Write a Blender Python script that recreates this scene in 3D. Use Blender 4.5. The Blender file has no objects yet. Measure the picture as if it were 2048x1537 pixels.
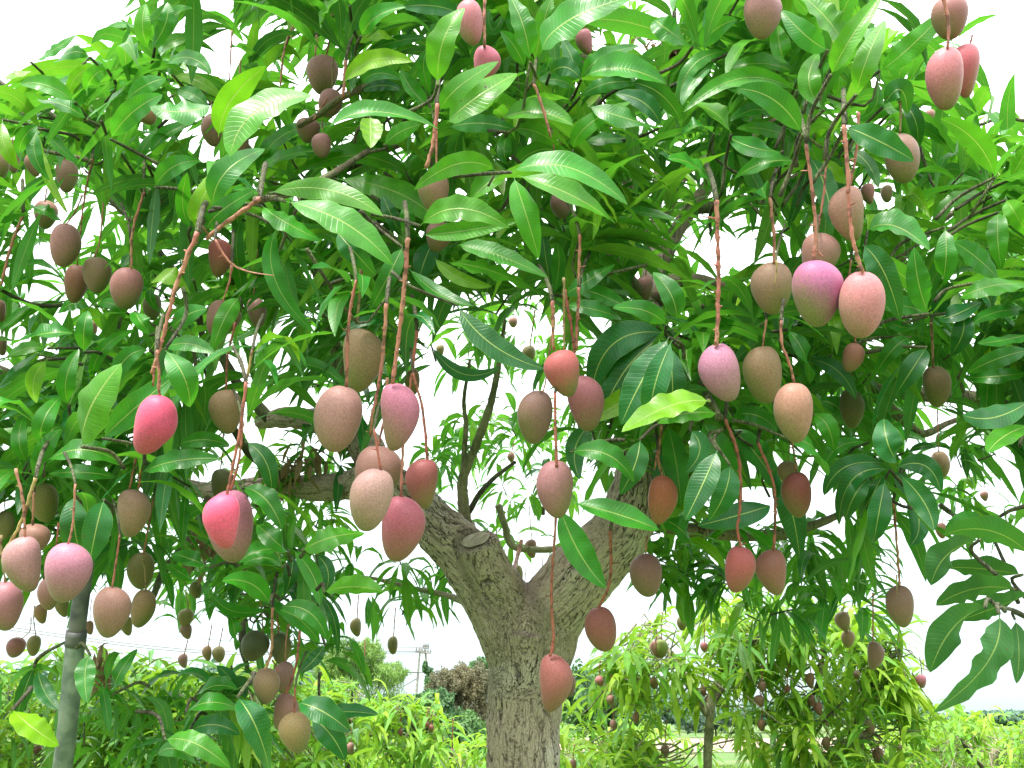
import bpy, bmesh, math, random
import numpy as np
from mathutils import Vector, Matrix, noise

random.seed(7)
rng = np.random.default_rng(11)
scene = bpy.context.scene
col = scene.collection
R = math.radians

# ------------------------------------------------------------------ camera
FPX = 1900.0            # focal length in pixels of the 2048 wide photograph
CAM = Vector((0.0, 0.0, 1.35))
PITCH = math.atan(672.0 / FPX)
cam_data = bpy.data.cameras.new("camera")
cam_data.sensor_width = 36.0
cam_data.lens = FPX / 2048.0 * 36.0
cam_data.clip_start = 0.05
cam_data.clip_end = 2000.0
cam = bpy.data.objects.new("camera", cam_data)
col.objects.link(cam)
cam.location = CAM
cam.rotation_euler = (math.pi / 2 + PITCH, 0, 0)
scene.camera = cam
FWD = Vector((0, math.cos(PITCH), math.sin(PITCH)))
UPV = Vector((0, -math.sin(PITCH), math.cos(PITCH)))
RGT = Vector((1, 0, 0))

# ------------------------------------------------------------------ sky, sun, exposure
SUN_EL, SUN_AZ = R(62), R(-28)      # high soft sun behind the viewer's left shoulder
world = bpy.data.worlds.new("World")
scene.world = world
world.use_nodes = True
wn, wl = world.node_tree.nodes, world.node_tree.links
wn.clear()
wout = wn.new("ShaderNodeOutputWorld")
wbg = wn.new("ShaderNodeBackground")
wbg.inputs[1].default_value = 0.12
wsky = wn.new("ShaderNodeTexSky")
wsky.sky_type = 'NISHITA'
wsky.sun_disc = False
wsky.sun_elevation = SUN_EL
wsky.sun_rotation = R(180) + SUN_AZ
wsky.air_density = 1.0
wtc = wn.new("ShaderNodeTexCoord")
wsep = wn.new("ShaderNodeSeparateXYZ")
wramp = wn.new("ShaderNodeMapRange")          # overcast sky: brighter towards the zenith
wramp.inputs[1].default_value = -0.02
wramp.inputs[2].default_value = 0.9
wramp.inputs[3].default_value = 0.0
wramp.inputs[4].default_value = 1.0
wcol = wn.new("ShaderNodeMix"); wcol.data_type = 'RGBA'
wlow = wn.new("ShaderNodeMapRange")           # paler blue veil close to the horizon
wlow.inputs[1].default_value = -0.01; wlow.inputs[2].default_value = 0.5
wlo = wn.new("ShaderNodeMix"); wlo.data_type = 'RGBA'
wlo.inputs[6].default_value = (2.75, 3.6, 3.85, 1)
wlo.inputs[7].default_value = (8.0, 8.7, 8.8, 1)
wl.new(wlow.outputs[0], wlo.inputs[0]); wl.new(wlo.outputs[2], wcol.inputs[6])
wcol.inputs[7].default_value = (17.0, 17.4, 17.2, 1)
wnoise = wn.new("ShaderNodeTexNoise")
wnoise.inputs['Scale'].default_value = 3.0
wnoise.inputs['Detail'].default_value = 4.0
wmr = wn.new("ShaderNodeMapRange")
wmr.inputs[1].default_value = 0.3; wmr.inputs[2].default_value = 0.7
wmr.inputs[3].default_value = 0.92; wmr.inputs[4].default_value = 1.08
wmul = wn.new("ShaderNodeMix"); wmul.data_type = 'RGBA'; wmul.blend_type = 'MULTIPLY'
wmul.inputs[0].default_value = 1.0
wmix = wn.new("ShaderNodeMix"); wmix.data_type = 'RGBA'
wmix.inputs[0].default_value = 0.9
wl.new(wtc.outputs['Generated'], wsep.inputs[0])
wl.new(wsep.outputs[2], wramp.inputs[0]); wl.new(wsep.outputs[2], wlow.inputs[0])
wl.new(wramp.outputs[0], wcol.inputs[0])
wl.new(wtc.outputs['Generated'], wnoise.inputs['Vector'])
wl.new(wnoise.outputs['Fac'], wmr.inputs[0])
wl.new(wcol.outputs[2], wmul.inputs[6])
wl.new(wmr.outputs[0], wmul.inputs[7])
wl.new(wsky.outputs[0], wmix.inputs[6])
wl.new(wmul.outputs[2], wmix.inputs[7])
wl.new(wmix.outputs[2], wbg.inputs[0])
wl.new(wbg.outputs[0], wout.inputs[0])

sun_data = bpy.data.lights.new("sun", 'SUN')
sun_data.energy = 3.0
sun_data.angle = R(11)
sun_data.color = (1.0, 0.96, 0.88)
sun = bpy.data.objects.new("sun", sun_data)
col.objects.link(sun)
# light comes from behind and above the camera
sdir = Vector((math.sin(SUN_AZ) * math.cos(SUN_EL), -math.cos(SUN_AZ) * math.cos(SUN_EL), math.sin(SUN_EL)))
sun.rotation_euler = sdir.to_track_quat('Z', 'Y').to_euler()
sun.location = (0, 0, 30)

scene.view_settings.view_transform = 'Standard'
scene.view_settings.look = 'None'
scene.view_settings.gamma = 1.0
scene.view_settings.use_curve_mapping = False
scene.view_settings.exposure = 1.1
scene.cycles.max_bounces = 8
scene.cycles.transmission_bounces = 6
scene.cycles.diffuse_bounces = 5

# ------------------------------------------------------------------ helpers
def P(px, py, d):
    return CAM + FWD * d + RGT * ((px - 1024.0) / FPX * d) + UPV * (-(py - 768.5) / FPX * d)

def ray_ground(px, py, z=0.0):
    v = FWD + RGT * ((px - 1024.0) / FPX) + UPV * (-(py - 768.5) / FPX)
    k = (z - CAM.z) / v.z
    return CAM + v * k

nF, nU, nR, nC = (np.array(v) for v in (FWD, UPV, RGT, CAM))
def project(a):
    """world points (...,3) -> px, py, depth"""
    q = a - nC
    d = q @ nF
    dd = np.maximum(d, 1e-3)
    return 1024 + (q @ nR) / dd * FPX, 768.5 - (q @ nU) / dd * FPX, d

def tag(o, label=None, cat=None, group=None, kind=None):
    if label: o["label"] = label
    if cat: o["category"] = cat
    if group: o["group"] = group
    if kind: o["kind"] = kind
    return o

def empty(name, loc):
    o = bpy.data.objects.new(name, None)
    o.location = loc
    o.empty_display_size = 0.1
    col.objects.link(o)
    return o

def link(name, me, parent=None):
    o = bpy.data.objects.new(name, me)
    col.objects.link(o)
    if parent is not None:
        o.parent = parent
        o.matrix_parent_inverse = Matrix.Translation(-parent.location)
    return o

def mesh(name, verts, faces, mat=None, smooth=True, uv=None, tint=None):
    """verts (n,3) array, faces (m,4) or list; uv per vertex (n,2); tint per vertex (n,3)"""
    me = bpy.data.meshes.new(name)
    verts = np.asarray(verts, dtype=np.float32)
    if isinstance(faces, np.ndarray):
        n, m, k = len(verts), len(faces), faces.shape[1]
        me.vertices.add(n); me.vertices.foreach_set("co", verts.ravel())
        me.loops.add(m * k); me.loops.foreach_set("vertex_index", faces.astype(np.int32).ravel())
        me.polygons.add(m)
        me.polygons.foreach_set("loop_start", np.arange(0, m * k, k, dtype=np.int32))
        me.update(calc_edges=True)
        li = faces.ravel()
    else:
        me.from_pydata([tuple(v) for v in verts], [], [tuple(f) for f in faces])
        li = np.array([i for f in faces for i in f])
    if uv is not None:
        ul = me.uv_layers.new(name="UVMap")
        ul.data.foreach_set("uv", np.asarray(uv, dtype=np.float32)[li].ravel())
    if tint is not None:
        at = me.attributes.new("tint", 'FLOAT_VECTOR', 'POINT')
        at.data.foreach_set("vector", np.asarray(tint, dtype=np.float32).ravel())
    if smooth:
        me.polygons.foreach_set("use_smooth", np.ones(len(me.polygons), dtype=bool))
    if mat is not None:
        me.materials.append(mat)
    me.update()
    return me

# ------------------------------------------------------------------ materials
def new_mat(name):
    m = bpy.data.materials.new(name); m.use_nodes = True
    nt = m.node_tree; nt.nodes.clear()
    out = nt.nodes.new("ShaderNodeOutputMaterial")
    return m, nt, out

def N(nt, kind, **kw):
    n = nt.nodes.new(kind)
    for k, v in kw.items():
        if k.startswith("i_"):
            key = k[2:]
            n.inputs[int(key) if key.isdigit() else key.replace("_", " ")].default_value = v
        else:
            setattr(n, k, v)
    return n

def math_node(nt, op, a, b=None, c=None, clamp=False):
    n = nt.nodes.new("ShaderNodeMath"); n.operation = op; n.use_clamp = clamp
    for i, v in enumerate((a, b, c)):
        if v is None: continue
        if isinstance(v, (int, float)): n.inputs[i].default_value = v
        else: nt.links.new(v, n.inputs[i])
    return n.outputs[0]

def mix_col(nt, f, a, b, blend='MIX'):
    n = nt.nodes.new("ShaderNodeMix"); n.data_type = 'RGBA'; n.blend_type = blend
    for i, v in ((0, f), (6, a), (7, b)):
        if isinstance(v, (int, float)): n.inputs[i].default_value = v
        elif isinstance(v, tuple): n.inputs[i].default_value = v if len(v) == 4 else v + (1,)
        else: nt.links.new(v, n.inputs[i])
    return n.outputs[2]

def ramp(nt, fac, lo, hi, a=0.0, b=1.0):
    n = nt.nodes.new("ShaderNodeMapRange"); n.interpolation_type = 'SMOOTHSTEP'
    n.inputs[1].default_value = lo; n.inputs[2].default_value = hi
    n.inputs[3].default_value = a; n.inputs[4].default_value = b
    nt.links.new(fac, n.inputs[0])
    return n.outputs[0]

def leaf_material(name, deep, fresh, yellow, trans, rough=0.36, trans_amt=0.32, veins=22):
    """deep / fresh / yellow = blade colours of old, full and young leaves, and of shade, light and backlight painted on hero leaves (tint.x 0..1..2)"""
    m, nt, out = new_mat(name)
    L = nt.links
    uv = N(nt, "ShaderNodeUVMap", uv_map="UVMap")
    sep = N(nt, "ShaderNodeSeparateXYZ"); L.new(uv.outputs[0], sep.inputs[0])
    u, v = sep.outputs[0], sep.outputs[1]
    at = N(nt, "ShaderNodeAttribute", attribute_name="tint")
    ts = N(nt, "ShaderNodeSeparateXYZ"); L.new(at.outputs['Vector'], ts.inputs[0])
    au = math_node(nt, 'ABSOLUTE', math_node(nt, 'SUBTRACT', u, 0.5))
    c1 = mix_col(nt, math_node(nt, 'MINIMUM', ts.outputs[0], 1.0), deep, fresh)
    c2 = mix_col(nt, math_node(nt, 'SUBTRACT', ts.outputs[0], 1.0, clamp=True), c1, yellow)
    tc = N(nt, "ShaderNodeTexCoord")
    no = N(nt, "ShaderNodeTexNoise", i_Scale=22.0, i_Detail=3.0)
    L.new(tc.outputs['Object'], no.inputs['Vector'])
    blot = ramp(nt, no.outputs['Fac'], 0.3, 0.72, 0.8, 1.22)
    c3 = mix_col(nt, 1.0, c2, blot, 'MULTIPLY')
    val = math_node(nt, 'ADD', math_node(nt, 'MULTIPLY', ts.outputs[1], 0.7), 0.65)
    c3 = mix_col(nt, 1.0, c3, val, 'MULTIPLY')
    # side veins run out and forwards from the midrib
    ph = math_node(nt, 'SUBTRACT', math_node(nt, 'MULTIPLY', v, float(veins)), math_node(nt, 'MULTIPLY', au, 3.2))
    tri = math_node(nt, 'ABSOLUTE', math_node(nt, 'SUBTRACT', math_node(nt, 'FRACT', ph), 0.5))
    vein = ramp(nt, tri, 0.0, 0.15, 1.0, 0.0)
    edge = ramp(nt, au, 0.40, 0.49, 1.0, 0.0)
    vein = math_node(nt, 'MULTIPLY', vein, edge)
    rib = ramp(nt, au, 0.010, 0.030, 1.0, 0.0)
    c4 = mix_col(nt, math_node(nt, 'MULTIPLY', vein, 0.13), c3, (0.26, 0.40, 0.09))
    # paler margin
    marg = ramp(nt, au, 0.475, 0.498, 0.0, 0.3)
    c4 = mix_col(nt, marg, c4, (0.34, 0.46, 0.10))
    c5 = mix_col(nt, math_node(nt, 'MULTIPLY', rib, 0.8), c4, (0.44, 0.55, 0.15))
    # a few brown insect or anthracnose spots
    sp = N(nt, "ShaderNodeTexNoise", i_Scale=95.0, i_Detail=1.0)
    L.new(tc.outputs['Object'], sp.inputs['Vector'])
    spot = math_node(nt, 'MULTIPLY', ramp(nt, sp.outputs['Fac'], 0.735, 0.76), ramp(nt, ts.outputs[2], 0.55, 0.95))
    c5 = mix_col(nt, spot, c5, (0.08, 0.05, 0.02))
    # underside: paler, matt
    geo = N(nt, "ShaderNodeNewGeometry")
    under = mix_col(nt, 0.25, c5, (0.13, 0.25, 0.08))
    c6 = mix_col(nt, geo.outputs['Backfacing'], c5, under)
    h = math_node(nt, 'ADD', math_node(nt, 'MULTIPLY', vein, -0.6), math_node(nt, 'MULTIPLY', rib, 0.9))
    h = math_node(nt, 'ADD', h, math_node(nt, 'MULTIPLY', no.outputs['Fac'], 0.6))
    bump = N(nt, "ShaderNodeBump", i_Strength=0.35, i_Distance=0.0012)
    L.new(h, bump.inputs['Height'])
    pb = N(nt, "ShaderNodeBsdfPrincipled")
    L.new(c6, pb.inputs['Base Color'])
    rr = math_node(nt, 'ADD', rough, math_node(nt, 'MULTIPLY', geo.outputs['Backfacing'], 0.25))
    rr = math_node(nt, 'ADD', rr, math_node(nt, 'MULTIPLY', no.outputs['Fac'], 0.1))
    L.new(rr, pb.inputs['Roughness'])
    pb.inputs['Specular IOR Level'].default_value = 0.5
    L.new(bump.outputs[0], pb.inputs['Normal'])
    tr = N(nt, "ShaderNodeBsdfTranslucent")
    tcol = mix_col(nt, 0.5, c6, trans)
    tcol = mix_col(nt, math_node(nt, 'MULTIPLY', rib, 0.5), tcol, (0.3, 0.36, 0.05))
    L.new(tcol, tr.inputs['Color'])
    L.new(bump.outputs[0], tr.inputs['Normal'])
    ms = N(nt, "ShaderNodeMixShader"); L.new(ramp(nt, ts.outputs[0], 0.0, 1.0, trans_amt * 0.45, trans_amt), ms.inputs[0])
    L.new(pb.outputs[0], ms.inputs[1]); L.new(tr.outputs[0], ms.inputs[2])
    L.new(ms.outputs[0], out.inputs[0])
    return m

M_LEAF = leaf_material("mango_leaf", (0.010, 0.130, 0.030), (0.036, 0.235, 0.012), (0.21, 0.39, 0.008), (0.16, 0.58, 0.015), trans_amt=0.40, rough=0.30)
M_LEAF_FAR = leaf_material("orchard_leaf", (0.04, 0.20, 0.025), (0.13, 0.36, 0.02), (0.34, 0.50, 0.03), (0.42, 0.66, 0.03), rough=0.40, trans_amt=0.45)

def simple_leaf_material(name, c_dark, c_light, trans=0.25, scale=3.0):
    m, nt, out = new_mat(name); L = nt.links
    at = N(nt, "ShaderNodeAttribute", attribute_name="tint")
    ts = N(nt, "ShaderNodeSeparateXYZ"); L.new(at.outputs['Vector'], ts.inputs[0])
    tc = N(nt, "ShaderNodeTexCoord")
    no = N(nt, "ShaderNodeTexNoise", i_Scale=scale, i_Detail=3.0)
    L.new(tc.outputs['Object'], no.inputs['Vector'])
    f = math_node(nt, 'ADD', math_node(nt, 'MULTIPLY', ts.outputs[1], 0.6), math_node(nt, 'MULTIPLY', no.outputs['Fac'], 0.5), clamp=True)
    c = mix_col(nt, f, c_dark, c_light)
    pb = N(nt, "ShaderNodeBsdfPrincipled", i_Roughness=0.55)
    L.new(c, pb.inputs['Base Color'])
    tr = N(nt, "ShaderNodeBsdfTranslucent"); L.new(c, tr.inputs['Color'])
    ms = N(nt, "ShaderNodeMixShader"); ms.inputs[0].default_value = trans
    L.new(pb.outputs[0], ms.inputs[1]); L.new(tr.outputs[0], ms.inputs[2]); L.new(ms.outputs[0], out.inputs[0])
    return m

M_FEATHER = simple_leaf_material("feathery_leaf", (0.05, 0.14, 0.02), (0.21, 0.36, 0.06))
M_SCRUB = simple_leaf_material("scrub_leaf", (0.025, 0.09, 0.03), (0.10, 0.22, 0.05))
M_BROWN = simple_leaf_material("dry_scrub_leaf", (0.07, 0.085, 0.035), (0.19, 0.165, 0.08))
M_DISTANT = simple_leaf_material("distant_leaf", (0.06, 0.14, 0.10), (0.16, 0.28, 0.17))  # distance haze painted in: paler, bluer leaf colour, no air volume
M_DEAD = simple_leaf_material("dead_leaf", (0.12, 0.07, 0.035), (0.36, 0.25, 0.13), scale=40)
M_GRASS = simple_leaf_material("grass_blade", (0.06, 0.16, 0.02), (0.22, 0.36, 0.06))

def bark_material(name, light, dark, lichen, use_attr=True, scale=1.0, moss=0.25):
    m, nt, out = new_mat(name); L = nt.links
    tc = N(nt, "ShaderNodeTexCoord")
    if use_attr:
        ba = N(nt, "ShaderNodeAttribute", attribute_name="bark"); vec = ba.outputs['Vector']
    else:
        mp = N(nt, "ShaderNodeMapping"); mp.inputs['Scale'].default_value = (1, 1, 0.6)
        L.new(tc.outputs['Object'], mp.inputs[0]); vec = mp.outputs[0]
    n0 = N(nt, "ShaderNodeTexNoise", i_Scale=16.0 * scale, i_Detail=4.0)
    L.new(vec, n0.inputs['Vector'])
    dist = N(nt, "ShaderNodeVectorMath", operation='MULTIPLY_ADD')
    L.new(n0.outputs['Color'], dist.inputs[0]); dist.inputs[1].default_value = (0.022,) * 3
    L.new(vec, dist.inputs[2])
    mp2 = N(nt, "ShaderNodeMapping"); mp2.inputs['Scale'].default_value = (1, 1, 0.27)
    L.new(dist.outputs[0], mp2.inputs[0])
    mp3 = N(nt, "ShaderNodeMapping"); mp3.inputs['Scale'].default_value = (1, 1, 0.16)
    L.new(dist.outputs[0], mp3.inputs[0])
    rg = N(nt, "ShaderNodeTexNoise", i_Scale=58.0 * scale, i_Detail=2.5, i_Roughness=0.6)
    L.new(mp3.outputs[0], rg.inputs['Vector'])
    ridge = math_node(nt, 'ABSOLUTE', math_node(nt, 'SUBTRACT', rg.outputs['Fac'], 0.5))
    vo2 = N(nt, "ShaderNodeTexVoronoi", feature='DISTANCE_TO_EDGE', i_Scale=150.0 * scale)
    L.new(mp2.outputs[0], vo2.inputs['Vector'])
    big = N(nt, "ShaderNodeTexNoise", i_Scale=5.0, i_Detail=3.0); L.new(tc.outputs['Object'], big.inputs['Vector'])
    fine = N(nt, "ShaderNodeTexNoise", i_Scale=180.0, i_Detail=5.0); L.new(tc.outputs['Object'], fine.inputs['Vector'])
    ck = ramp(nt, ridge, 0.004, 0.026, 1.0, 0.0)
    ck2 = ramp(nt, vo2.outputs['Distance'], 0.0, 0.10, 1.0, 0.0)
    amt = ramp(nt, big.outputs['Fac'], 0.36, 0.56, 0.3, 1.0)
    ck = math_node(nt, 'MULTIPLY', ck, amt)
    crk = N(nt, "ShaderNodeAttribute", attribute_name="crack")
    ckall = math_node(nt, 'MAXIMUM', ck, crk.outputs['Fac']) if use_attr else ck
    base = mix_col(nt, ramp(nt, fine.outputs['Fac'], 0.25, 0.75), tuple(c * 0.72 for c in light), light)
    lm = ramp(nt, big.outputs['Fac'], 0.48, 0.68, 0.0, 0.8)
    base = mix_col(nt, lm, base, lichen)
    mo = N(nt, "ShaderNodeTexNoise", i_Scale=11.0, i_Detail=5.0); L.new(tc.outputs['Object'], mo.inputs['Vector'])
    mm = ramp(nt, mo.outputs['Fac'], 0.62 - moss * 0.35, 0.78 - moss * 0.35, 0.0, 0.75)
    base = mix_col(nt, mm, base, (0.17, 0.19, 0.09))
    c = mix_col(nt, math_node(nt, 'MULTIPLY', ckall, 0.97), base, dark)
    c = mix_col(nt, math_node(nt, 'MULTIPLY', ck2, 0.22), c, dark)
    h = math_node(nt, 'ADD', math_node(nt, 'MULTIPLY', ckall, -0.8), math_node(nt, 'MULTIPLY', ck2, -0.35))
    h = math_node(nt, 'ADD', h, math_node(nt, 'MULTIPLY', fine.outputs['Fac'], 0.5))
    bump = N(nt, "ShaderNodeBump", i_Strength=0.9, i_Distance=0.005); L.new(h, bump.inputs['Height'])
    pb = N(nt, "ShaderNodeBsdfPrincipled", i_Roughness=0.85)
    pb.inputs['Specular IOR Level'].default_value = 0.25
    L.new(c, pb.inputs['Base Color']); L.new(bump.outputs[0], pb.inputs['Normal'])
    L.new(pb.outputs[0], out.inputs[0])
    return m

M_TRUNK = bark_material("trunk_bark", (0.64, 0.49, 0.43), (0.05, 0.032, 0.028), (0.72, 0.60, 0.56), True, 1.0, -0.2)
M_LIMB = bark_material("mossy_limb_bark", (0.27, 0.205, 0.14), (0.05, 0.04, 0.03), (0.33, 0.31, 0.20), False, 1.0, 0.6)
M_TWIG = bark_material("twig_bark", (0.11, 0.10, 0.065), (0.035, 0.035, 0.03), (0.20, 0.20, 0.13), False, 1.4, 0.5)
M_YOUNG = bark_material("young_orchard_bark", (0.42, 0.38, 0.25), (0.16, 0.13, 0.08), (0.46, 0.45, 0.32), False, 1.2, 0.4)

def stalk_material():
    m, nt, out = new_mat("fruit_stalk_skin"); L = nt.links
    tc = N(nt, "ShaderNodeTexCoord")
    n1 = N(nt, "ShaderNodeTexNoise", i_Scale=60.0, i_Detail=3.0); L.new(tc.outputs['Object'], n1.inputs['Vector'])
    n2 = N(nt, "ShaderNodeTexNoise", i_Scale=9.0, i_Detail=2.0); L.new(tc.outputs['Object'], n2.inputs['Vector'])
    oi = N(nt, "ShaderNodeObjectInfo")
    c = mix_col(nt, ramp(nt, n2.outputs['Fac'], 0.35, 0.65), (0.42, 0.13, 0.10), (0.50, 0.23, 0.15))
    c = mix_col(nt, oi.outputs['Alpha'], oi.outputs['Color'], c)
    c = mix_col(nt, ramp(nt, n1.outputs['Fac'], 0.50, 0.62, 0.0, 0.8), c, (0.12, 0.045, 0.03))
    bump = N(nt, "ShaderNodeBump", i_Strength=0.6, i_Distance=0.001); L.new(n1.outputs['Fac'], bump.inputs['Height'])
    pb = N(nt, "ShaderNodeBsdfPrincipled", i_Roughness=0.55); L.new(c, pb.inputs['Base Color'])
    L.new(bump.outputs[0], pb.inputs['Normal']); L.new(pb.outputs[0], out.inputs[0])
    return m
M_STALK = stalk_material()

def mango_material():
    """skin: sun-blushed shoulder (object colour) running to green at the beak, pale lenticels, waxy bloom"""
    m, nt, out = new_mat("mango_skin"); L = nt.links
    oi = N(nt, "ShaderNodeObjectInfo")
    at = N(nt, "ShaderNodeAttribute", attribute_name="skin")       # x: 0 stem end .. 1 beak, y,z: side
    sp = N(nt, "ShaderNodeSeparateXYZ"); L.new(at.outputs['Vector'], sp.inputs[0])
    tc = N(nt, "ShaderNodeTexCoord")
    addr = N(nt, "ShaderNodeVectorMath", operation='ADD'); L.new(tc.outputs['Object'], addr.inputs[0]); L.new(oi.outputs['Random'], addr.inputs[1])
    n1 = N(nt, "ShaderNodeTexNoise", i_Scale=11.0, i_Detail=4.0); L.new(addr.outputs[0], n1.inputs['Vector'])
    n2 = N(nt, "ShaderNodeTexNoise", i_Scale=120.0, i_Detail=4.0); L.new(addr.outputs[0], n2.inputs['Vector'])
    vo = N(nt, "ShaderNodeTexVoronoi", i_Scale=210.0); L.new(addr.outputs[0], vo.inputs['Vector'])
    t = math_node(nt, 'ADD', sp.outputs[0], math_node(nt, 'MULTIPLY', math_node(nt, 'SUBTRACT', n1.outputs['Fac'], 0.5), 0.38))
    rnd = math_node(nt, 'MULTIPLY', math_node(nt, 'SUBTRACT', oi.outputs['Random'], 0.5), 0.9)
    t = math_node(nt, 'ADD', t, math_node(nt, 'MULTIPLY', sp.outputs[1], rnd))
    low = ramp(nt, t, 0.45, 1.1)
    low = math_node(nt, 'MULTIPLY', low, oi.outputs['Alpha'])
    mid = ramp(nt, t, 0.25, 0.75, 0.0, 0.4)
    mid = math_node(nt, 'MULTIPLY', mid, oi.outputs['Alpha'])
    c = mix_col(nt, mid, oi.outputs['Color'], (0.27, 0.145, 0.08))
    c = mix_col(nt, low, c, (0.17, 0.18, 0.035))
    n3 = N(nt, "ShaderNodeTexNoise", i_Scale=38.0, i_Detail=5.0); L.new(addr.outputs[0], n3.inputs['Vector'])
    c = mix_col(nt, 1.0, c, ramp(nt, n3.outputs['Fac'], 0.3, 0.7, 0.80, 1.18), 'MULTIPLY')
    bloom = ramp(nt, n2.outputs['Fac'], 0.35, 0.7, 0.02, 0.19)
    c = mix_col(nt, bloom, c, (0.44, 0.30, 0.28))
    dots = ramp(nt, vo.outputs['Distance'], 0.10, 0.22, 0.6, 0.0)
    c = mix_col(nt, dots, c, (0.52, 0.38, 0.25))
    drk = ramp(nt, n2.outputs['Fac'], 0.60, 0.68, 0.0, 0.5)
    c = mix_col(nt, drk, c, (0.16, 0.06, 0.04))
    bump = N(nt, "ShaderNodeBump", i_Strength=0.25, i_Distance=0.0006)
    L.new(n2.outputs['Fac'], bump.inputs['Height'])
    pb = N(nt, "ShaderNodeBsdfPrincipled", i_Roughness=0.48); L.new(c, pb.inputs['Base Color'])
    pb.inputs['Specular IOR Level'].default_value = 0.3
    pb.inputs['Subsurface Weight'].default_value = 0.0
    pb.inputs['Sheen Weight'].default_value = 0.12
    pb.inputs['Sheen Tint'].default_value = (1, 0.85, 0.85, 1)
    L.new(bump.outputs[0], pb.inputs['Normal']); L.new(pb.outputs[0], out.inputs[0])
    return m
M_MANGO = mango_material()

def plain_mat(name, c1, c2, scale=20.0, rough=0.6, metal=0.0):
    m, nt, out = new_mat(name); L = nt.links
    tc = N(nt, "ShaderNodeTexCoord")
    n1 = N(nt, "ShaderNodeTexNoise", i_Scale=scale, i_Detail=5.0); L.new(tc.outputs['Object'], n1.inputs['Vector'])
    c = mix_col(nt, ramp(nt, n1.outputs['Fac'], 0.35, 0.65), c1, c2)
    bump = N(nt, "ShaderNodeBump", i_Strength=0.3, i_Distance=0.002); L.new(n1.outputs['Fac'], bump.inputs['Height'])
    pb = N(nt, "ShaderNodeBsdfPrincipled", i_Roughness=rough, i_Metallic=metal); L.new(c, pb.inputs['Base Color'])
    L.new(bump.outputs[0], pb.inputs['Normal']); L.new(pb.outputs[0], out.inputs[0])
    return m
# ------------------------------------------------------------------ leaf geometry
def leaf_profile(s, stalk=0.085):
    t = np.clip((s - stalk) / (1 - stalk), 0, 1)
    w = np.power(np.clip(np.sin(np.pi * np.power(t, 0.84)), 0, 1), 0.86) * (1.04 - 0.14 * t)
    w = np.maximum(w, 0.0)
    return np.where(s < stalk, 0.03, np.maximum(w, 0.03 * (1 - t)))

def hero_profile(s, stalk=0.07):
    t = np.clip((s - stalk) / (1 - stalk), 0, 1)
    w = np.power(np.clip(np.sin(np.pi * np.power(t, 0.85)), 0, 1), 0.66) * (1.03 - 0.1 * t)
    return np.where(s < stalk, 0.03, np.maximum(w, 0.03 * (1 - t)))

def leaf_grid(cl, side, nrm, halfw, ns, nx, fold, wave_amp, wave_n, phase, curl):
    """cl (ns,3) centre line, side/nrm (ns,3). returns verts, faces, uv"""
    s = np.linspace(0, 1, ns)
    prof = hero_profile(s) * halfw
    us = np.linspace(-1, 1, nx)
    au = np.abs(us)
    V = np.zeros((ns, nx, 3))
    for j, uu in enumerate(us):
        rise = fold * au[j] - curl * au[j] ** 2
        wv = wave_amp * au[j] ** 1.5 * np.sin(2 * np.pi * wave_n * s + phase + (1.7 if uu < 0 else 0.0)) * np.sin(np.pi * s)
        V[:, j] = cl + side * (prof * uu * math.sqrt(max(0.2, 1 - fold * fold * 0.7)))[:, None] + nrm * (prof * (rise + wv))[:, None]
    idx = np.arange(ns * nx).reshape(ns, nx)
    F = np.stack([idx[:-1, :-1], idx[:-1, 1:], idx[1:, 1:], idx[1:, :-1]], -1).reshape(-1, 4)
    UV = np.stack(np.meshgrid((us + 1) / 2, s), -1).reshape(-1, 2)
    return V.reshape(-1, 3), F, UV

def unit(a):
    return a / np.maximum(np.linalg.norm(a, axis=-1, keepdims=True), 1e-9)

TONES = {'d': 0.15, 'm': 0.75, 'b': 1.1, 'y': 1.75, 'c': 0.85}  # per-leaf tone: shade, brightness, backlight and cool sheen put into the blade colour

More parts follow.
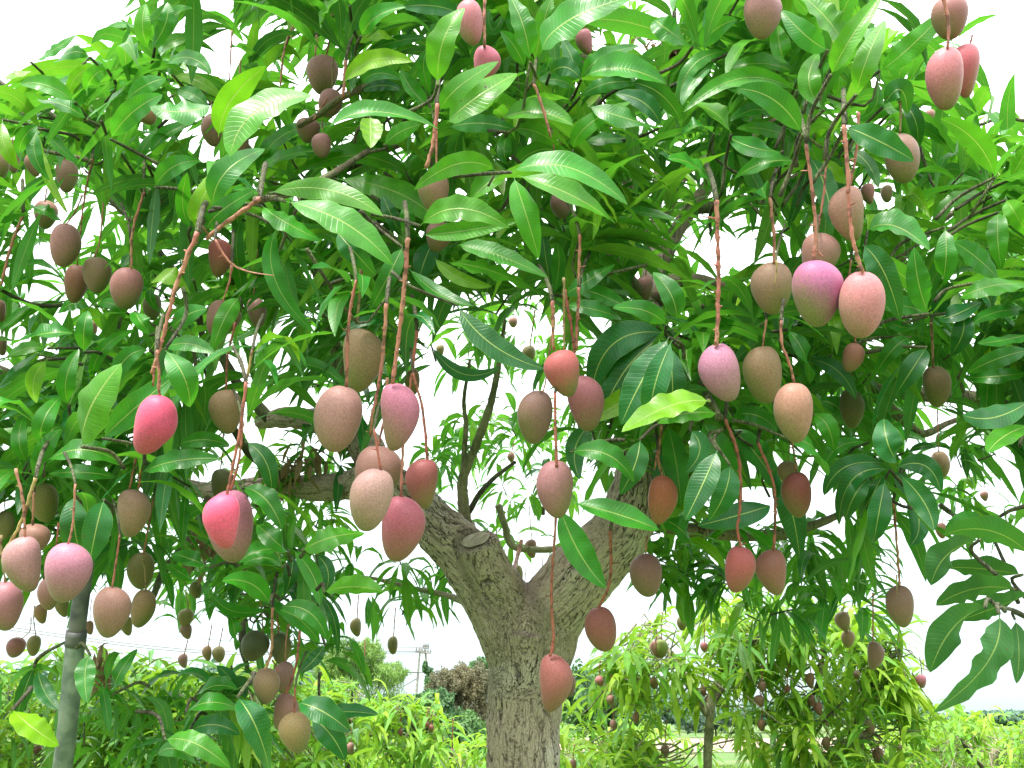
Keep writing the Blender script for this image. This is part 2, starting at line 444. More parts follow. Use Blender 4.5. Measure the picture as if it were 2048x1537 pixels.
def hero_leaf(rec, parent, lift=0.0):
    bx, by, mx, my, tx, ty, w, tone, d, k = rec
    r = random.Random(k * 17 + 3)
    dt = r.uniform(-0.07, 0.07) if tone != 'F' else 0
    B = P(bx, by, d + 0.01)
    Mi = P(mx, my, d - 0.02 - 0.01 * r.random())
    T = P(tx, ty, d + dt)
    Cc = Mi * 2 - (B + T) * 0.5
    ns, nx = 22, 5
    t = np.linspace(0, 1, ns)[:, None]
    B, Cc, T = (np.array(v) for v in (B, Cc, T))
    cl = (1 - t) ** 2 * B + 2 * t * (1 - t) * Cc + t ** 2 * T
    tan = unit(2 * (1 - t) * (Cc - B) + 2 * t * (T - Cc))
    tocam = unit(nC - cl)
    n0 = 0.95 * tocam + np.array([0, 0, 1.0]) * r.uniform(0.15, 0.85) + np.array([r.uniform(-.35, .35), 0, r.uniform(-.1, .2)])
    if tone == 'd': n0 = n0 - np.array([0, 0, 0.35])
    if tone == 'd' and bx > 1850 and by > 1040: n0 = -0.75 * tocam + np.array([0, 0, 0.9])      # seen from underneath
    tw = r.uniform(-0.35, 0.35)
    side = unit(np.cross(tan, n0))
    nrm = unit(np.cross(side, tan))
    a = tw * (t - 0.4)
    side, nrm = side * np.cos(a) + nrm * np.sin(a), nrm * np.cos(a) - side * np.sin(a)
    # real half width so that the blade shows w pixels across
    vis = np.linalg.norm(side - (side * tocam).sum(-1, keepdims=True) * tocam, axis=-1).mean()
    hw = 0.5 * w * 1.10 * d / FPX / max(vis, 0.6)
    V, F, UV = leaf_grid(cl, side, nrm, hw, ns, nx, r.uniform(0.15, 0.42), r.uniform(0.04, 0.20), r.uniform(2.5, 5.0), r.uniform(0, 6), r.uniform(0.0, 0.3))
    tv = TONES[tone] + r.uniform(-0.15, 0.15)
    g = 0.62 if tone in 'bcy' else (0.28 if tone == 'd' else 0.45)
    tint = np.tile([max(0, tv), g + r.uniform(-0.15, 0.2), r.random()], (len(V), 1))
    me = mesh("leaf", V, F, M_LEAF, True, UV, tint)
    return link("leaf", me, parent)

def gen_leaves(base, d0, length, halfw, droop, roll, fold, r, ns=9, bend=None):
    """vectorised leaves. base (n,3), d0 (n,3) unit; returns V (n, ns*3, 3), UV (ns*3,2), F"""
    n = len(base)
    s = np.linspace(0, 1, ns)
    dirs = d0[:, None, :] + np.array([0, 0, -1.0])[None, None, :] * (droop[:, None] * s[None, :] * 1.3)[:, :, None]
    if bend is not None:
        dirs = dirs + bend[:, None, :] * s[None, :, None]
    dirs = unit(dirs)
    step = length[:, None, None] / (ns - 1) * dirs
    cl = base[:, None, :] + np.concatenate([np.zeros((n, 1, 3)), np.cumsum(step[:, :-1], axis=1)], axis=1)
    up = np.array([0, 0, 1.0]) + 0.0 * d0
    sd = np.cross(d0, up)
    bad = np.linalg.norm(sd, axis=1) < 0.15
    sd[bad] = np.cross(d0[bad], np.array([0.3, 1.0, 0.2]))
    sd = unit(sd)
    side = np.repeat(sd[:, None, :], ns, 1)
    side = unit(side - (side * dirs).sum(-1, keepdims=True) * dirs)
    nrm = np.cross(side, dirs)
    ra = roll[:, None] * np.linspace(0.6, 1.3, ns)[None, :]
    side, nrm = side * np.cos(ra)[:, :, None] + nrm * np.sin(ra)[:, :, None], nrm * np.cos(ra)[:, :, None] - side * np.sin(ra)[:, :, None]
    prof = leaf_profile(s)[None, :] * halfw[:, None]
    ph = r.uniform(0, 6.28, n)[:, None]
    wv = 0.14 * np.sin(2 * np.pi * 3.3 * s[None, :] + ph)
    L_ = cl - side * prof[:, :, None] + nrm * (prof * (fold[:, None] + wv))[:, :, None]
    R_ = cl + side * prof[:, :, None] + nrm * (prof * (fold[:, None] - wv))[:, :, None]
    V = np.stack([L_, cl, R_], axis=2).reshape(n, ns * 3, 3)
    idx = np.arange(ns * 3).reshape(ns, 3)
    F = np.stack([idx[:-1, :-1], idx[:-1, 1:], idx[1:, 1:], idx[1:, :-1]], -1).reshape(-1, 4)
    UV = np.stack(np.meshgrid([0, 0.5, 1.0], s), -1).reshape(-1, 2)
    return V, F, UV, cl

def leaves_to_object(name, V, F, UV, tint, mat, parent, kind=None):
    n, k, _ = V.shape
    faces = (F[None] + (np.arange(n) * k)[:, None, None]).reshape(-1, 4)
    me = mesh(name, V.reshape(-1, 3), faces, mat, True, np.tile(UV, (n, 1)), np.repeat(tint, k, axis=0))
    o = link(name, me, parent)
    if kind: o["kind"] = kind
    return o

def rosettes(centres, axes, r, per=(9, 15), ln=(0.15, 0.23), hw=(0.019, 0.027), droop=(0.3, 1.1), el=(-0.2, 0.9), outw=0.5):
    """leaf whorls: base points, directions ... for all leaves of all centres"""
    B, D, ID = [], [], []
    for i, (c, ax) in enumerate(zip(centres, axes)):
        n = r.integers(per[0], per[1] + 1)
        a0 = r.uniform(0, 6.28)
        az = a0 + np.arange(n) * 2.4 + r.uniform(-0.3, 0.3, n)
        ax = ax / np.linalg.norm(ax)
        t1 = np.cross(ax, [0.3, 0.2, 1.0]); t1 /= np.linalg.norm(t1)
        t2 = np.cross(ax, t1)
        e = r.uniform(el[0], el[1], n)
        d = (np.cos(az)[:, None] * t1 + np.sin(az)[:, None] * t2) * np.cos(e)[:, None] + ax * np.sin(e)[:, None]
        D.append(unit(d))
        B.append(c - ax * (np.linspace(0, 0.05, n) * r.uniform(0.5, 1.6))[:, None] + d * 0.006)
        ID.append(np.full(n, i))
    B, D, ID = np.concatenate(B), np.concatenate(D), np.concatenate(ID)
    n = len(B)
    sc = r.uniform(0.8, 1.1, len(centres))[ID]
    length = r.uniform(ln[0], ln[1], n) * sc
    halfw = r.uniform(hw[0], hw[1], n) * sc * (length / np.mean(ln)) ** 0.4
    dr = r.uniform(droop[0], droop[1], n)
    roll = r.normal(0, 0.35, n)
    fold = r.uniform(0.1, 0.4, n)
    return B, D, length, halfw, dr, roll, fold, ID

# ------------------------------------------------------------------ tubes
def smooth_path(pts, rad, n):
    """catmull-rom resample"""
    pts = np.array([list(p) for p in pts], float); rad = np.array(rad, float)
    if len(pts) == 2:
        t = np.linspace(0, 1, n)[:, None]
        return pts[0] * (1 - t) + pts[1] * t, rad[0] * (1 - t[:, 0]) + rad[1] * t[:, 0]
    ext = np.vstack([2 * pts[0] - pts[1], pts, 2 * pts[-1] - pts[-2]])
    segs = len(pts) - 1
    out, ro = [], []
    for i in range(n):
        u = i / (n - 1) * segs; k = min(int(u), segs - 1); t = u - k
        p0, p1, p2, p3 = ext[k], ext[k + 1], ext[k + 2], ext[k + 3]
        out.append(0.5 * ((2 * p1) + (-p0 + p2) * t + (2 * p0 - 5 * p1 + 4 * p2 - p3) * t * t + (-p0 + 3 * p1 - 3 * p2 + p3) * t ** 3))
        ro.append(rad[k] * (1 - t) + rad[k + 1] * t)
    return np.array(out), np.array(ro)

def tube_arrays(pts, rad, sides=8, bump=0.0, r=None, cap=True, knots=0):
    pts = np.asarray(pts); n = len(pts)
    tan = np.gradient(pts, axis=0); tan = unit(tan)
    ref = np.array([0.0, 1.0, 0.0]) if abs(tan[0][1]) < 0.9 else np.array([1.0, 0, 0])
    u = unit(np.cross(tan[0], ref)); V = []
    for i in range(n):
        u = unit(u - (u @ tan[i]) * tan[i]); w = np.cross(tan[i], u)
        a = np.arange(sides) / sides * 2 * np.pi
        rr = rad[i]
        jit = 1.0
        if bump and r is not None: jit = 1 + r.uniform(-bump, bump, sides)
        ring = pts[i] + (np.cos(a)[:, None] * u + np.sin(a)[:, None] * w) * (rr * jit * np.ones(sides))[:, None]
        V.append(ring)
    V = np.concatenate(V)
    idx = np.arange(n * sides).reshape(n, sides)
    nx = np.roll(idx, -1, axis=1)
    F = [tuple(q) for q in np.stack([idx[:-1], nx[:-1], nx[1:], idx[1:]], -1).reshape(-1, 4)]
    if cap:
        F.append(tuple(idx[0][::-1])); F.append(tuple(idx[-1]))
    return V, F

class MB:
    def __init__(s): s.v, s.f, s.n = [], [], 0
    def add(s, V, F):
        s.v.append(np.asarray(V, float)); s.f += [tuple(i + s.n for i in f) for f in F]; s.n += len(V)
    def build(s, name, mat, parent=None, smooth=True):
        me = bpy.data.meshes.new(name)
        me.from_pydata(np.concatenate(s.v).tolist(), [], s.f)
        if smooth: me.polygons.foreach_set("use_smooth", np.ones(len(me.polygons), dtype=bool))
        me.materials.append(mat); me.update()
        return link(name, me, parent)

def tube(name, pts, rad, mat, parent, sides=9, n=None, bump=0.06, seed=1):
    r = np.random.default_rng(seed)
    n = n or max(6, len(pts) * 5)
    p, q = smooth_path(pts, rad, n)
    m = MB(); m.add(*tube_arrays(p, q, sides, bump, r)); return m.build(name, mat, parent)

def box(mb, c, sx, sy, sz, rot=None):
    v = np.array([(x, y, z) for x in (-.5, .5) for y in (-.5, .5) for z in (-.5, .5)]) * [sx, sy, sz]
    if rot is not None: v = v @ np.array(rot).T
    mb.add(v + np.array(c), [(0, 1, 3, 2), (4, 6, 7, 5), (0, 4, 5, 1), (2, 3, 7, 6), (0, 2, 6, 4), (1, 5, 7, 3)])

# ------------------------------------------------------------------ mango geometry (unit length 1, hangs from origin downwards)
def mango_mesh(name, wid, beak, lean, seed):
    r = random.Random(seed)
    nu, nv = 28, 22
    V, S = [], []
    ph = r.uniform(0, 6); r0 = r.random()
    for j in range(nv + 1):
        t = j / nv
        th = math.pi * t
        z = 0.5 * (1 - math.cos(th))
        rad = math.sin(th) ** 0.92
        rad *= 1.0 - (0.24 + 0.12 * r0) * z ** 1.6 + 0.025 * math.sin(4 * z + ph)
        shift = beak * max(0, z - 0.45) ** 1.7 * 1.6
        for i in range(nu):
            a = 2 * math.pi * i / nu
            rx = rad * 0.535 * wid * (1 + 0.035 * math.cos(a * 2 + ph))
            ry = rad * 0.535 * wid * 0.88
            x = math.cos(a) * rx + shift + lean * math.sin(math.pi * z) * 0.05
            # hollow under the beak on one side
            if abs(beak) > 0.15 and math.cos(a) * beak < 0: x += -math.copysign(1, math.cos(a)) * abs(math.cos(a)) * 0.035 * math.exp(-((z - 0.8) / 0.1) ** 2)
            y = math.sin(a) * ry
            zz = -z + 0.03 * lean * math.cos(a) * math.sin(math.pi * z) + (0.02 * math.exp(-(rad / 0.14) ** 2) * -1 if z < 0.2 else 0)
            V.append((x, y, zz)); S.append((z, math.cos(a), math.sin(a)))
    F = []
    for j in range(nv):
        for i in range(nu):
            a = j * nu + i; b = j * nu + (i + 1) % nu
            F.append((a, a + nu, b + nu, b))
    me = bpy.data.meshes.new(name)
    me.from_pydata(V, [], F)
    bm = bmesh.new(); bm.from_mesh(me)
    lay = bm.verts.layers.float_vector.new("skin")
    bm.verts.ensure_lookup_table()
    for k, v in enumerate(bm.verts): v[lay] = S[k]
    bmesh.ops.remove_doubles(bm, verts=bm.verts, dist=1e-4)
    bmesh.ops.recalc_face_normals(bm, faces=bm.faces)
    bm.to_mesh(me); bm.free()
    me.polygons.foreach_set("use_smooth", np.ones(len(me.polygons), dtype=bool))
    me.materials.append(M_MANGO)
    return me
# ------------------------------------------------------------------ fruit: x, y, w, h (pixels of the photograph), tilt of the tip (deg, + right), colour, depth or 0, beak, label
G_TREE = "mangoes hanging from the big mango tree"
MANGOES = [
 (310,851,88,123,-8,'P',0,-.25,"bright pink mango with a bent beak, beside the ribbed light green leaf"),
 (466,1053,103,146,4,'M',2.0,-.05,"large mauve pink mango just behind a smaller bright pink one"),
 (451,1043,78,110,-3,'P',1.68,.0,"bright crimson pink mango overlapping a larger mauve one"),
 (262,1027,66,97,4,'Y',0,-.1,"orange yellow mango hanging below the bent pink one"),
 (676,838,98,134,-14,'C',1.86,.05,"large peach brown mango left of the mauve topped one, above the mossy limb"),
 (718,721,86,130,4,'O',2.15,.0,"large dull olive mango half hidden behind a fruit stalk and leaves"),
 (791,834,84,136,5,'M',1.82,.0,"magenta shouldered mango hanging left of the fork on two stalks"),
 (752,944,94,106,-4,'B',2.1,.0,"brown pink mango mostly hidden behind the peach and green one"),
 (746,1001,90,128,-14,'Y',1.75,.0,"pale peach mango with a green patch, in front of the limb"),
 (795,1058,90,132,-6,'M2',1.86,.05,"plum red mango touching the left limb of the trunk"),
 (850,968,68,100,-6,'R',2.05,.0,"dark red mango hanging above the left limb"),
 (1131,747,73,95,4,'S',1.98,.05,"red and lime green mango at the top of its bunch of three"),
 (1074,835,70,108,-8,'B2',2.12,.0,"dusky brown mango left in the bunch of three"),
 (1165,808,82,114,12,'M3',2.1,.05,"reddish mauve mango leaning to the right below the red and green one"),
 (1111,979,84,116,-2,'M4',2.0,.0,"rose brown mango hanging alone in the middle, under the bunch of three"),
 (1320,1000,60,99,-6,'R2',0,.0,"orange red mango hanging in front of the right limb's dark leaves"),
 (1104,1367,70,116,3,'R3',2.2,.0,"dull red mango hanging in front of the trunk, the lowest one there"),
 (1203,1259,66,90,8,'R3',0,.05,"rose red mango hanging just right of the trunk below the right limb"),
 (1293,1151,70,87,2,'M4',0,.05,"dusky mauve mango right of the right limb"),
 (1445,746,80,119,12,'V2',1.9,.05,"pale lilac pink mango on a long straight stalk"),
 (1531,750,80,116,6,'O',2.05,.0,"olive brown mango between the lilac pink and the tan one"),
 (1588,826,84,121,-2,'C2',1.9,.0,"tan brown mango, lowest of the right bunch"),
 (1548,577,78,106,0,'O2',2.0,.0,"brownish green mango with a yellow catkin tail in front"),
 (1630,588,98,134,4,'V',1.76,.0,"big violet pink mango, middle of the three biggest ones"),
 (1721,610,92,134,-4,'P2',1.72,.05,"big salmon pink mango right of the violet pink one"),
 (1635,512,84,92,0,'B',2.02,.0,"brown mango peeping out above the violet pink one"),
 (1705,716,46,60,-14,'R4',2.2,.0,"small brown red mango under the salmon pink one"),
 (1702,428,68,112,2,'C2',2.0,.0,"tan mango with a knobbly stalk crossing in front of it"),
 (1895,158,76,126,0,'P3',1.85,.0,"rose pink mango with a green tip, against the white sky"),
 (1934,142,54,108,-6,'P4',1.98,.0,"red pink mango half behind the rose one with the green tip"),
 (1903,36,76,88,-3,'R4',1.98,.0,"dark red brown mango cut off by the top edge"),
 (1522,30,76,98,0,'M4',1.9,.0,"mauve brown mango at the top edge left of the big leaves"),
 (1803,318,72,100,4,'O3',2.1,.05,"green and tan mango partly covered by a dark pointed leaf"),
 (1870,774,58,84,4,'O',0,.05,"olive brown mango hanging on a straight stalk below a leaf whorl"),
 (1880,931,40,58,6,'O',0,.0,"small olive mango beside the dark drooping leaf whorl"),
 (1700,818,50,80,4,'G2',2.5,.05,"green mango mostly covered by a yellowish leaf"),
 (1597,990,60,92,4,'R',2.3,.0,"red mango with a dark green side, left of the dark whorl"),
 (1577,945,44,46,0,'O',2.6,.0,"small dull green mango just above the red one with a dark side"),
 (1475,1139,64,94,-8,'R5',2.15,.0,"bright red mango below the mossy side branch"),
 (1549,1145,62,92,2,'R4',2.25,.0,"brick brown mango beside the bright red one"),
 (1801,1213,60,84,2,'B2',2.4,.0,"greyish brown mango with a pointed beak over the white sky"),
 (1688,1243,30,40,6,'O',3.9,.0,"small olive mango, upper of the two in the gap right of the branch"),
 (1697,1279,28,35,-6,'O',3.9,.0,"small olive mango, lower of the two in the gap right of the branch"),
 (1747,1312,36,58,2,'B2',3.3,.0,"slim brown mango hanging on a dark stalk above the right orchard tree"),
 (1884,1062,22,32,0,'B',4.2,.0,"little brown mango touching the big dark leaves"),
 (1970,993,16,20,0,'B',4.6,.0,"tiny brown mango above the big dark leaves"),
 (648,151,62,80,-6,'C2',0,.0,"tan pink mango near the upper left twig"),
 (660,207,50,58,-10,'M4',2.55,.0,"pink brown mango hidden just under the tan pink one"),
 (618,262,60,50,-20,'B',2.6,.0,"brown mango lying behind the upper grey twig"),
 (645,292,42,50,0,'M4',2.5,.0,"rosy mango peeping above the long arching leaves"),
 (424,262,46,64,0,'B',2.5,.0,"brown mango peeping out left of the big yellow green leaf"),
 (474,285,48,74,6,'B2',2.6,.0,"dark brown mango in the shade behind the big bright leaf"),
 (297,233,44,36,30,'Y2',2.9,.0,"orange tan mango lying among the upper left leaves"),
 (131,353,42,66,2,'B2',0,.0,"dark brown mango against the sky in the upper left"),
 (130,491,60,88,-2,'M4',0,.0,"red brown mango with a green tip in the left crown"),
 (90,430,48,58,0,'B',3.1,.0,"brown mango crossed by a leaf above the red brown one"),
 (70,330,34,48,0,'B',3.2,.0,"faded brown mango behind the hanging pale leaves"),
 (27,322,28,50,4,'B',3.3,.0,"dull brown mango near the left edge behind a pale leaf"),
 (-4,332,38,60,0,'O',3.0,.0,"greenish mango cut by the left edge high up"),
 (150,568,52,78,-6,'R4',2.75,.0,"red brown mango half behind the olive one on the left"),
 (191,551,56,73,4,'O2',2.6,.0,"olive tan mango in front of the red brown one"),
 (253,577,66,84,-14,'M5',2.4,.0,"pink and green mango leaning left beside the long pink stalk"),
 (307,615,36,54,-2,'G2',3.3,.0,"small shaded green mango behind the long pink stalk"),
 (437,516,48,76,6,'R',2.5,.0,"dark rose mango under the thick pink broken stalk"),
 (441,638,64,76,-6,'B',2.5,.0,"brown mango partly covered by a wavy leaf"),
 (512,626,40,62,10,'B2',2.75,.0,"brown mango in shadow right of the wavy leaf"),
 (0,622,28,44,0,'B',3.1,.0,"brown mango cut by the left edge at mid height"),
 (4,692,24,40,0,'B2',3.1,.0,"dark brown mango cut by the left edge over the mossy twig"),
 (188,655,20,30,0,'B',3.9,.0,"small brown mango behind the pale leaves on the left"),
 (455,824,70,90,4,'O2',2.25,.0,"tan olive mango left of the double red stalk"),
 (441,968,46,60,0,'G2',2.9,.0,"dark green mango in the shade under the bare limb"),
 (88,1006,60,78,0,'G3',2.5,.0,"shaded olive mango among dark leaves on the far left"),
 (10,1050,34,58,0,'G3',2.7,.0,"shaded olive mango at the left edge"),
 (53,1129,80,112,3,'C3',1.88,.0,"rosy mango with a green belly in the lower left bunch"),
 (130,1146,90,120,-6,'P5',1.8,.0,"pink mango in front of the metal pole"),
 (12,1213,80,98,2,'M5',1.95,.0,"big rosy brown mango cut by the left edge"),
 (65,1080,76,64,0,'B',2.15,.0,"brown mango behind the top of the lower left bunch"),
 (98,1188,46,66,-8,'B',2.1,.0,"brown mango wedged behind the pink one by the pole"),
 (84,1228,26,40,0,'Y2',3.0,.0,"little orange brown mango below the lower left bunch"),
 (128,1213,26,44,0,'G3',2.9,.0,"little olive mango behind the metal pole's pink mango"),
 (219,1225,76,102,-6,'C4',2.05,.0,"large brown mango just right of the metal pole"),
 (282,1142,54,74,-8,'G3',2.6,.0,"olive green mango above the brown pair by the pole"),
 (285,1218,52,78,-10,'O2',2.5,.0,"olive brown mango with a dark outline, right of the large brown one"),
 (256,1253,22,38,0,'G3',3.2,.0,"small olive mango between the two brown ones by the pole"),
 (180,1256,18,28,0,'B',3.3,.0,"small brown mango peeping out behind the metal pole"),
 (33,1296,38,42,-24,'R4',3.2,.0,"small red brown mango low at the left, tilted"),
 (69,1292,30,42,-8,'G3',3.3,.0,"small green mango low at the left behind a leaf"),
 (393,1180,24,36,0,'G2',3.9,.0,"small green mango, topmost in the small cluster against the sky"),
 (373,1236,32,36,-10,'G3',3.8,.0,"round olive mango in the small cluster against the sky"),
 (374,1263,26,32,4,'B2',3.8,.0,"small brown mango, lowest in the small cluster against the sky"),
 (368,1322,20,29,0,'B2',4.2,.0,"tiny brown mango dangling on its own below the cluster"),
 (416,1307,19,31,0,'O',4.3,.0,"tiny olive mango, browner of the twin pair in the sky gap"),
 (439,1309,24,33,4,'G3',4.3,.0,"tiny green mango, greener of the twin pair in the sky gap"),
 (509,1293,60,62,-34,'G',2.6,.0,"dark green mango lying slantwise beside a dark twig"),
 (560,1298,46,64,4,'G',2.6,.0,"dark green mango behind the lower hanging stalk"),
 (532,1373,58,72,2,'O',2.3,.0,"olive tan mango, top left of the low bunch of four"),
 (571,1356,44,64,0,'B2',2.45,.0,"dark brown mango behind the low bunch of four"),
 (567,1424,50,76,-6,'B',2.35,.0,"brown mango in the middle of the low bunch"),
 (594,1465,60,82,8,'O4',2.2,.0,"yellowish olive mango, lowest of the low bunch"),
 (714,1255,22,38,0,'G3',4.4,.0,"little green mango alone in the sky left of the trunk"),
 (787,1291,22,37,0,'G2',4.4,.0,"little dark mango alone in the sky above the utility poles"),
 (1037,1150,21,39,4,'G3',4.4,.0,"little green mango seen through the fork"),
 (1085,1157,18,27,0,'R4',4.6,.0,"little reddish mango seen through the fork"),
 (1048,1187,19,24,0,'O',4.6,.0,"little olive mango low in the crotch of the fork"),
 (1064,1098,26,38,0,'B',4.2,.0,"small brown mango on the thin branch behind the fork"),
 (827,765,28,54,0,'O2',3.0,.0,"slim olive mango behind the thin red stalk above the fork"),
 (882,700,16,22,0,'G3',5.2,.0,"tiny green mango high in the open middle of the crown"),
 (1060,706,27,30,0,'G3',4.6,.0,"small olive mango right of the upright shoots"),
 (1027,645,20,22,0,'B',5.0,.0,"tiny brown mango above the small olive one in the open middle"),
 (1023,915,15,20,0,'B',5.0,.0,"tiny brown mango in the open sky right of the upright shoots"),
 (940,46,62,92,4,'P3',1.95,.0,"rose mango at the top beside a broad bright leaf"),
 (969,128,53,72,0,'P6',2.0,.0,"speckled pink mango whose lower half hides behind a leaf"),
 (1172,84,34,52,6,'P3',2.6,.0,"pink mango peeping between dark leaves near the top"),
 (870,385,64,80,-4,'C4',2.2,.0,"brown mango behind a curved leaf in the upper middle"),
 (875,474,62,60,0,'C4',2.35,.0,"brown mango behind a flat dark leaf below the other brown one"),
 (1122,410,44,56,0,'B',2.8,.0,"brown mango deep in the shade of the upper middle"),
 (1292,575,34,46,0,'B',3.2,.0,"brown mango hidden beside the bare inner branch"),
 (1738,388,30,42,0,'R4',3.4,.0,"small red brown mango in the right crown behind leaves"),
 (1775,388,26,36,0,'O',3.6,.0,"small olive mango in the right crown near the branch"),
 (1545,240,18,24,0,'B',3.8,.0,"tiny brown mango between the upper right leaves"),
 (1861,232,20,26,0,'B',3.8,.0,"tiny brown mango on the dark twig below the rose ones"),
 (1141,1372,22,44,0,'B2',3.6,.0,"dark mango half behind the dull red one on the trunk's right"),
]
G_ORCH = "small mangoes on the orchard trees behind"
SMALL = [
 (1200,1363,18,22,10,'P3',"little pink mango against the green scrub right of the trunk"),
 (1222,1401,16,22,0,'B',"little brown mango below the little pink one near the trunk"),
 (1227,1451,14,23,0,'B',"little brown mango on the lowest twig right of the trunk"),
 (1273,1436,12,24,0,'B',"slim brown mango among drooping leaves right of the trunk"),
 (1331,1503,18,26,0,'B2',"dull brown mango low in front of the dry field"),
 (1309,1367,18,24,0,'O',"olive brown mango under the lime green pair"),
 (1323,1298,28,38,0,'G4',"lime green mango in the right orchard tree"),
 (1312,1300,18,38,0,'B',"brown mango just behind the lime green one"),
 (1409,1295,16,20,0,'P3',"little pink mango over the whorl of the right orchard tree"),
 (1365,1247,20,30,0,'G2',"dark green mango high in the right orchard tree"),
 (1408,1382,12,24,0,'B',"slim brown mango left of the orchard tree's cut stem"),
 (1418,1401,13,20,10,'B',"little brown mango touching the orchard tree's stem"),
 (1622,1362,18,32,0,'B',"brown mango, topmost of four in a column in the right orchard tree"),
 (1642,1338,15,24,0,'B2',"shaded brown mango just above the column of four"),
 (1624,1402,16,24,0,'R4',"reddish mango, third down in the column of four"),
 (1638,1418,17,28,6,'R4',"reddish mango, lowest in the column of four"),
 (1520,1403,20,24,0,'B2',"brown mango in the middle of the right orchard tree"),
 (1524,1451,16,25,0,'C4',"tan mango beneath the middle brown one in the right orchard tree"),
 (1525,1374,17,22,0,'B2',"brown mango over the middle one in the right orchard tree"),
 (1575,1380,13,19,-8,'R4',"small red mango left of the column of four"),
 (1741,1454,22,31,0,'B2',"brown mango low in the right orchard tree's sunny side"),
 (1757,1512,22,32,0,'R4',"red brown mango near the bottom edge under the brown one"),
 (1654,1488,18,29,0,'O2',"tan green mango by the forked stem at the bottom"),
 (1844,1363,20,27,0,'P3',"little pink mango at the tip of the right orchard tree"),
 (1715,1350,14,18,0,'B2',"shaded mango in the top of the right orchard tree"),
 (1800,1498,12,18,0,'B2',"tiny brown mango near the bottom right"),
 (1147,1530,14,22,0,'B',"tiny brown mango at the trunk's foot on the bottom edge"),
 (75,1503,20,26,0,'C4',"tan mango low in the left orchard tree"),
 (159,1512,14,26,0,'G3',"greenish mango just right of the metal pole's foot"),
 (702,1497,15,24,0,'B',"brown mango hanging over the shining water"),
 (863,1457,13,16,0,'R4',"reddish mango under the bright whorl of the little orchard tree"),
 (856,1450,8,14,0,'R4',"reddish mango touching its twin under the bright whorl"),
 (802,1466,10,15,0,'R4',"little red mango left in the little orchard tree"),
 (904,1505,11,16,0,'B2',"dark little mango right in the little orchard tree"),
 (728,1340,10,13,0,'R4',"tiny red mango in the bush before the feathery tree"),
]
MCOL = {  # blush colour, how green the lower end gets
 'P': (0.80,0.075,0.155,.05), 'P2': (0.66,0.24,0.22,.35), 'P3': (0.55,0.17,0.17,.6), 'P4': (0.58,0.10,0.11,.35), 'P5': (0.62,0.24,0.24,.55), 'P6': (0.66,0.14,0.20,.1),
 'M': (0.58,0.17,0.22,.55), 'M2': (0.44,0.09,0.12,.4), 'M3': (0.40,0.12,0.12,.6), 'M4': (0.46,0.20,0.18,.45), 'M5': (0.50,0.20,0.17,.9),
 'V': (0.55,0.14,0.27,.85), 'V2': (0.60,0.24,0.33,.35),
 'R': (0.40,0.08,0.06,.55), 'R2': (0.50,0.13,0.06,.3), 'R3': (0.42,0.12,0.09,.35), 'R4': (0.38,0.14,0.10,.45), 'R5': (0.52,0.10,0.08,.3),
 'B': (0.40,0.20,0.13,.5), 'B2': (0.34,0.19,0.125,.55), 'C': (0.52,0.265,0.18,.35), 'C2': (0.50,0.25,0.16,.6), 'C3': (0.52,0.27,0.20,1.0), 'C4': (0.44,0.23,0.145,.5),
 'O': (0.35,0.23,0.10,.8), 'O2': (0.40,0.25,0.11,.8), 'O3': (0.40,0.24,0.13,1.0), 'O4': (0.36,0.26,0.08,.7),
 'G': (0.07,0.12,0.03,.6), 'G2': (0.13,0.15,0.035,.9), 'G3': (0.24,0.23,0.06,.8), 'G4': (0.26,0.36,0.06,.5),
 'Y': (0.60,0.35,0.22,.55), 'Y2': (0.48,0.25,0.10,.5), 'S': (0.62,0.13,0.11,1.0),
}
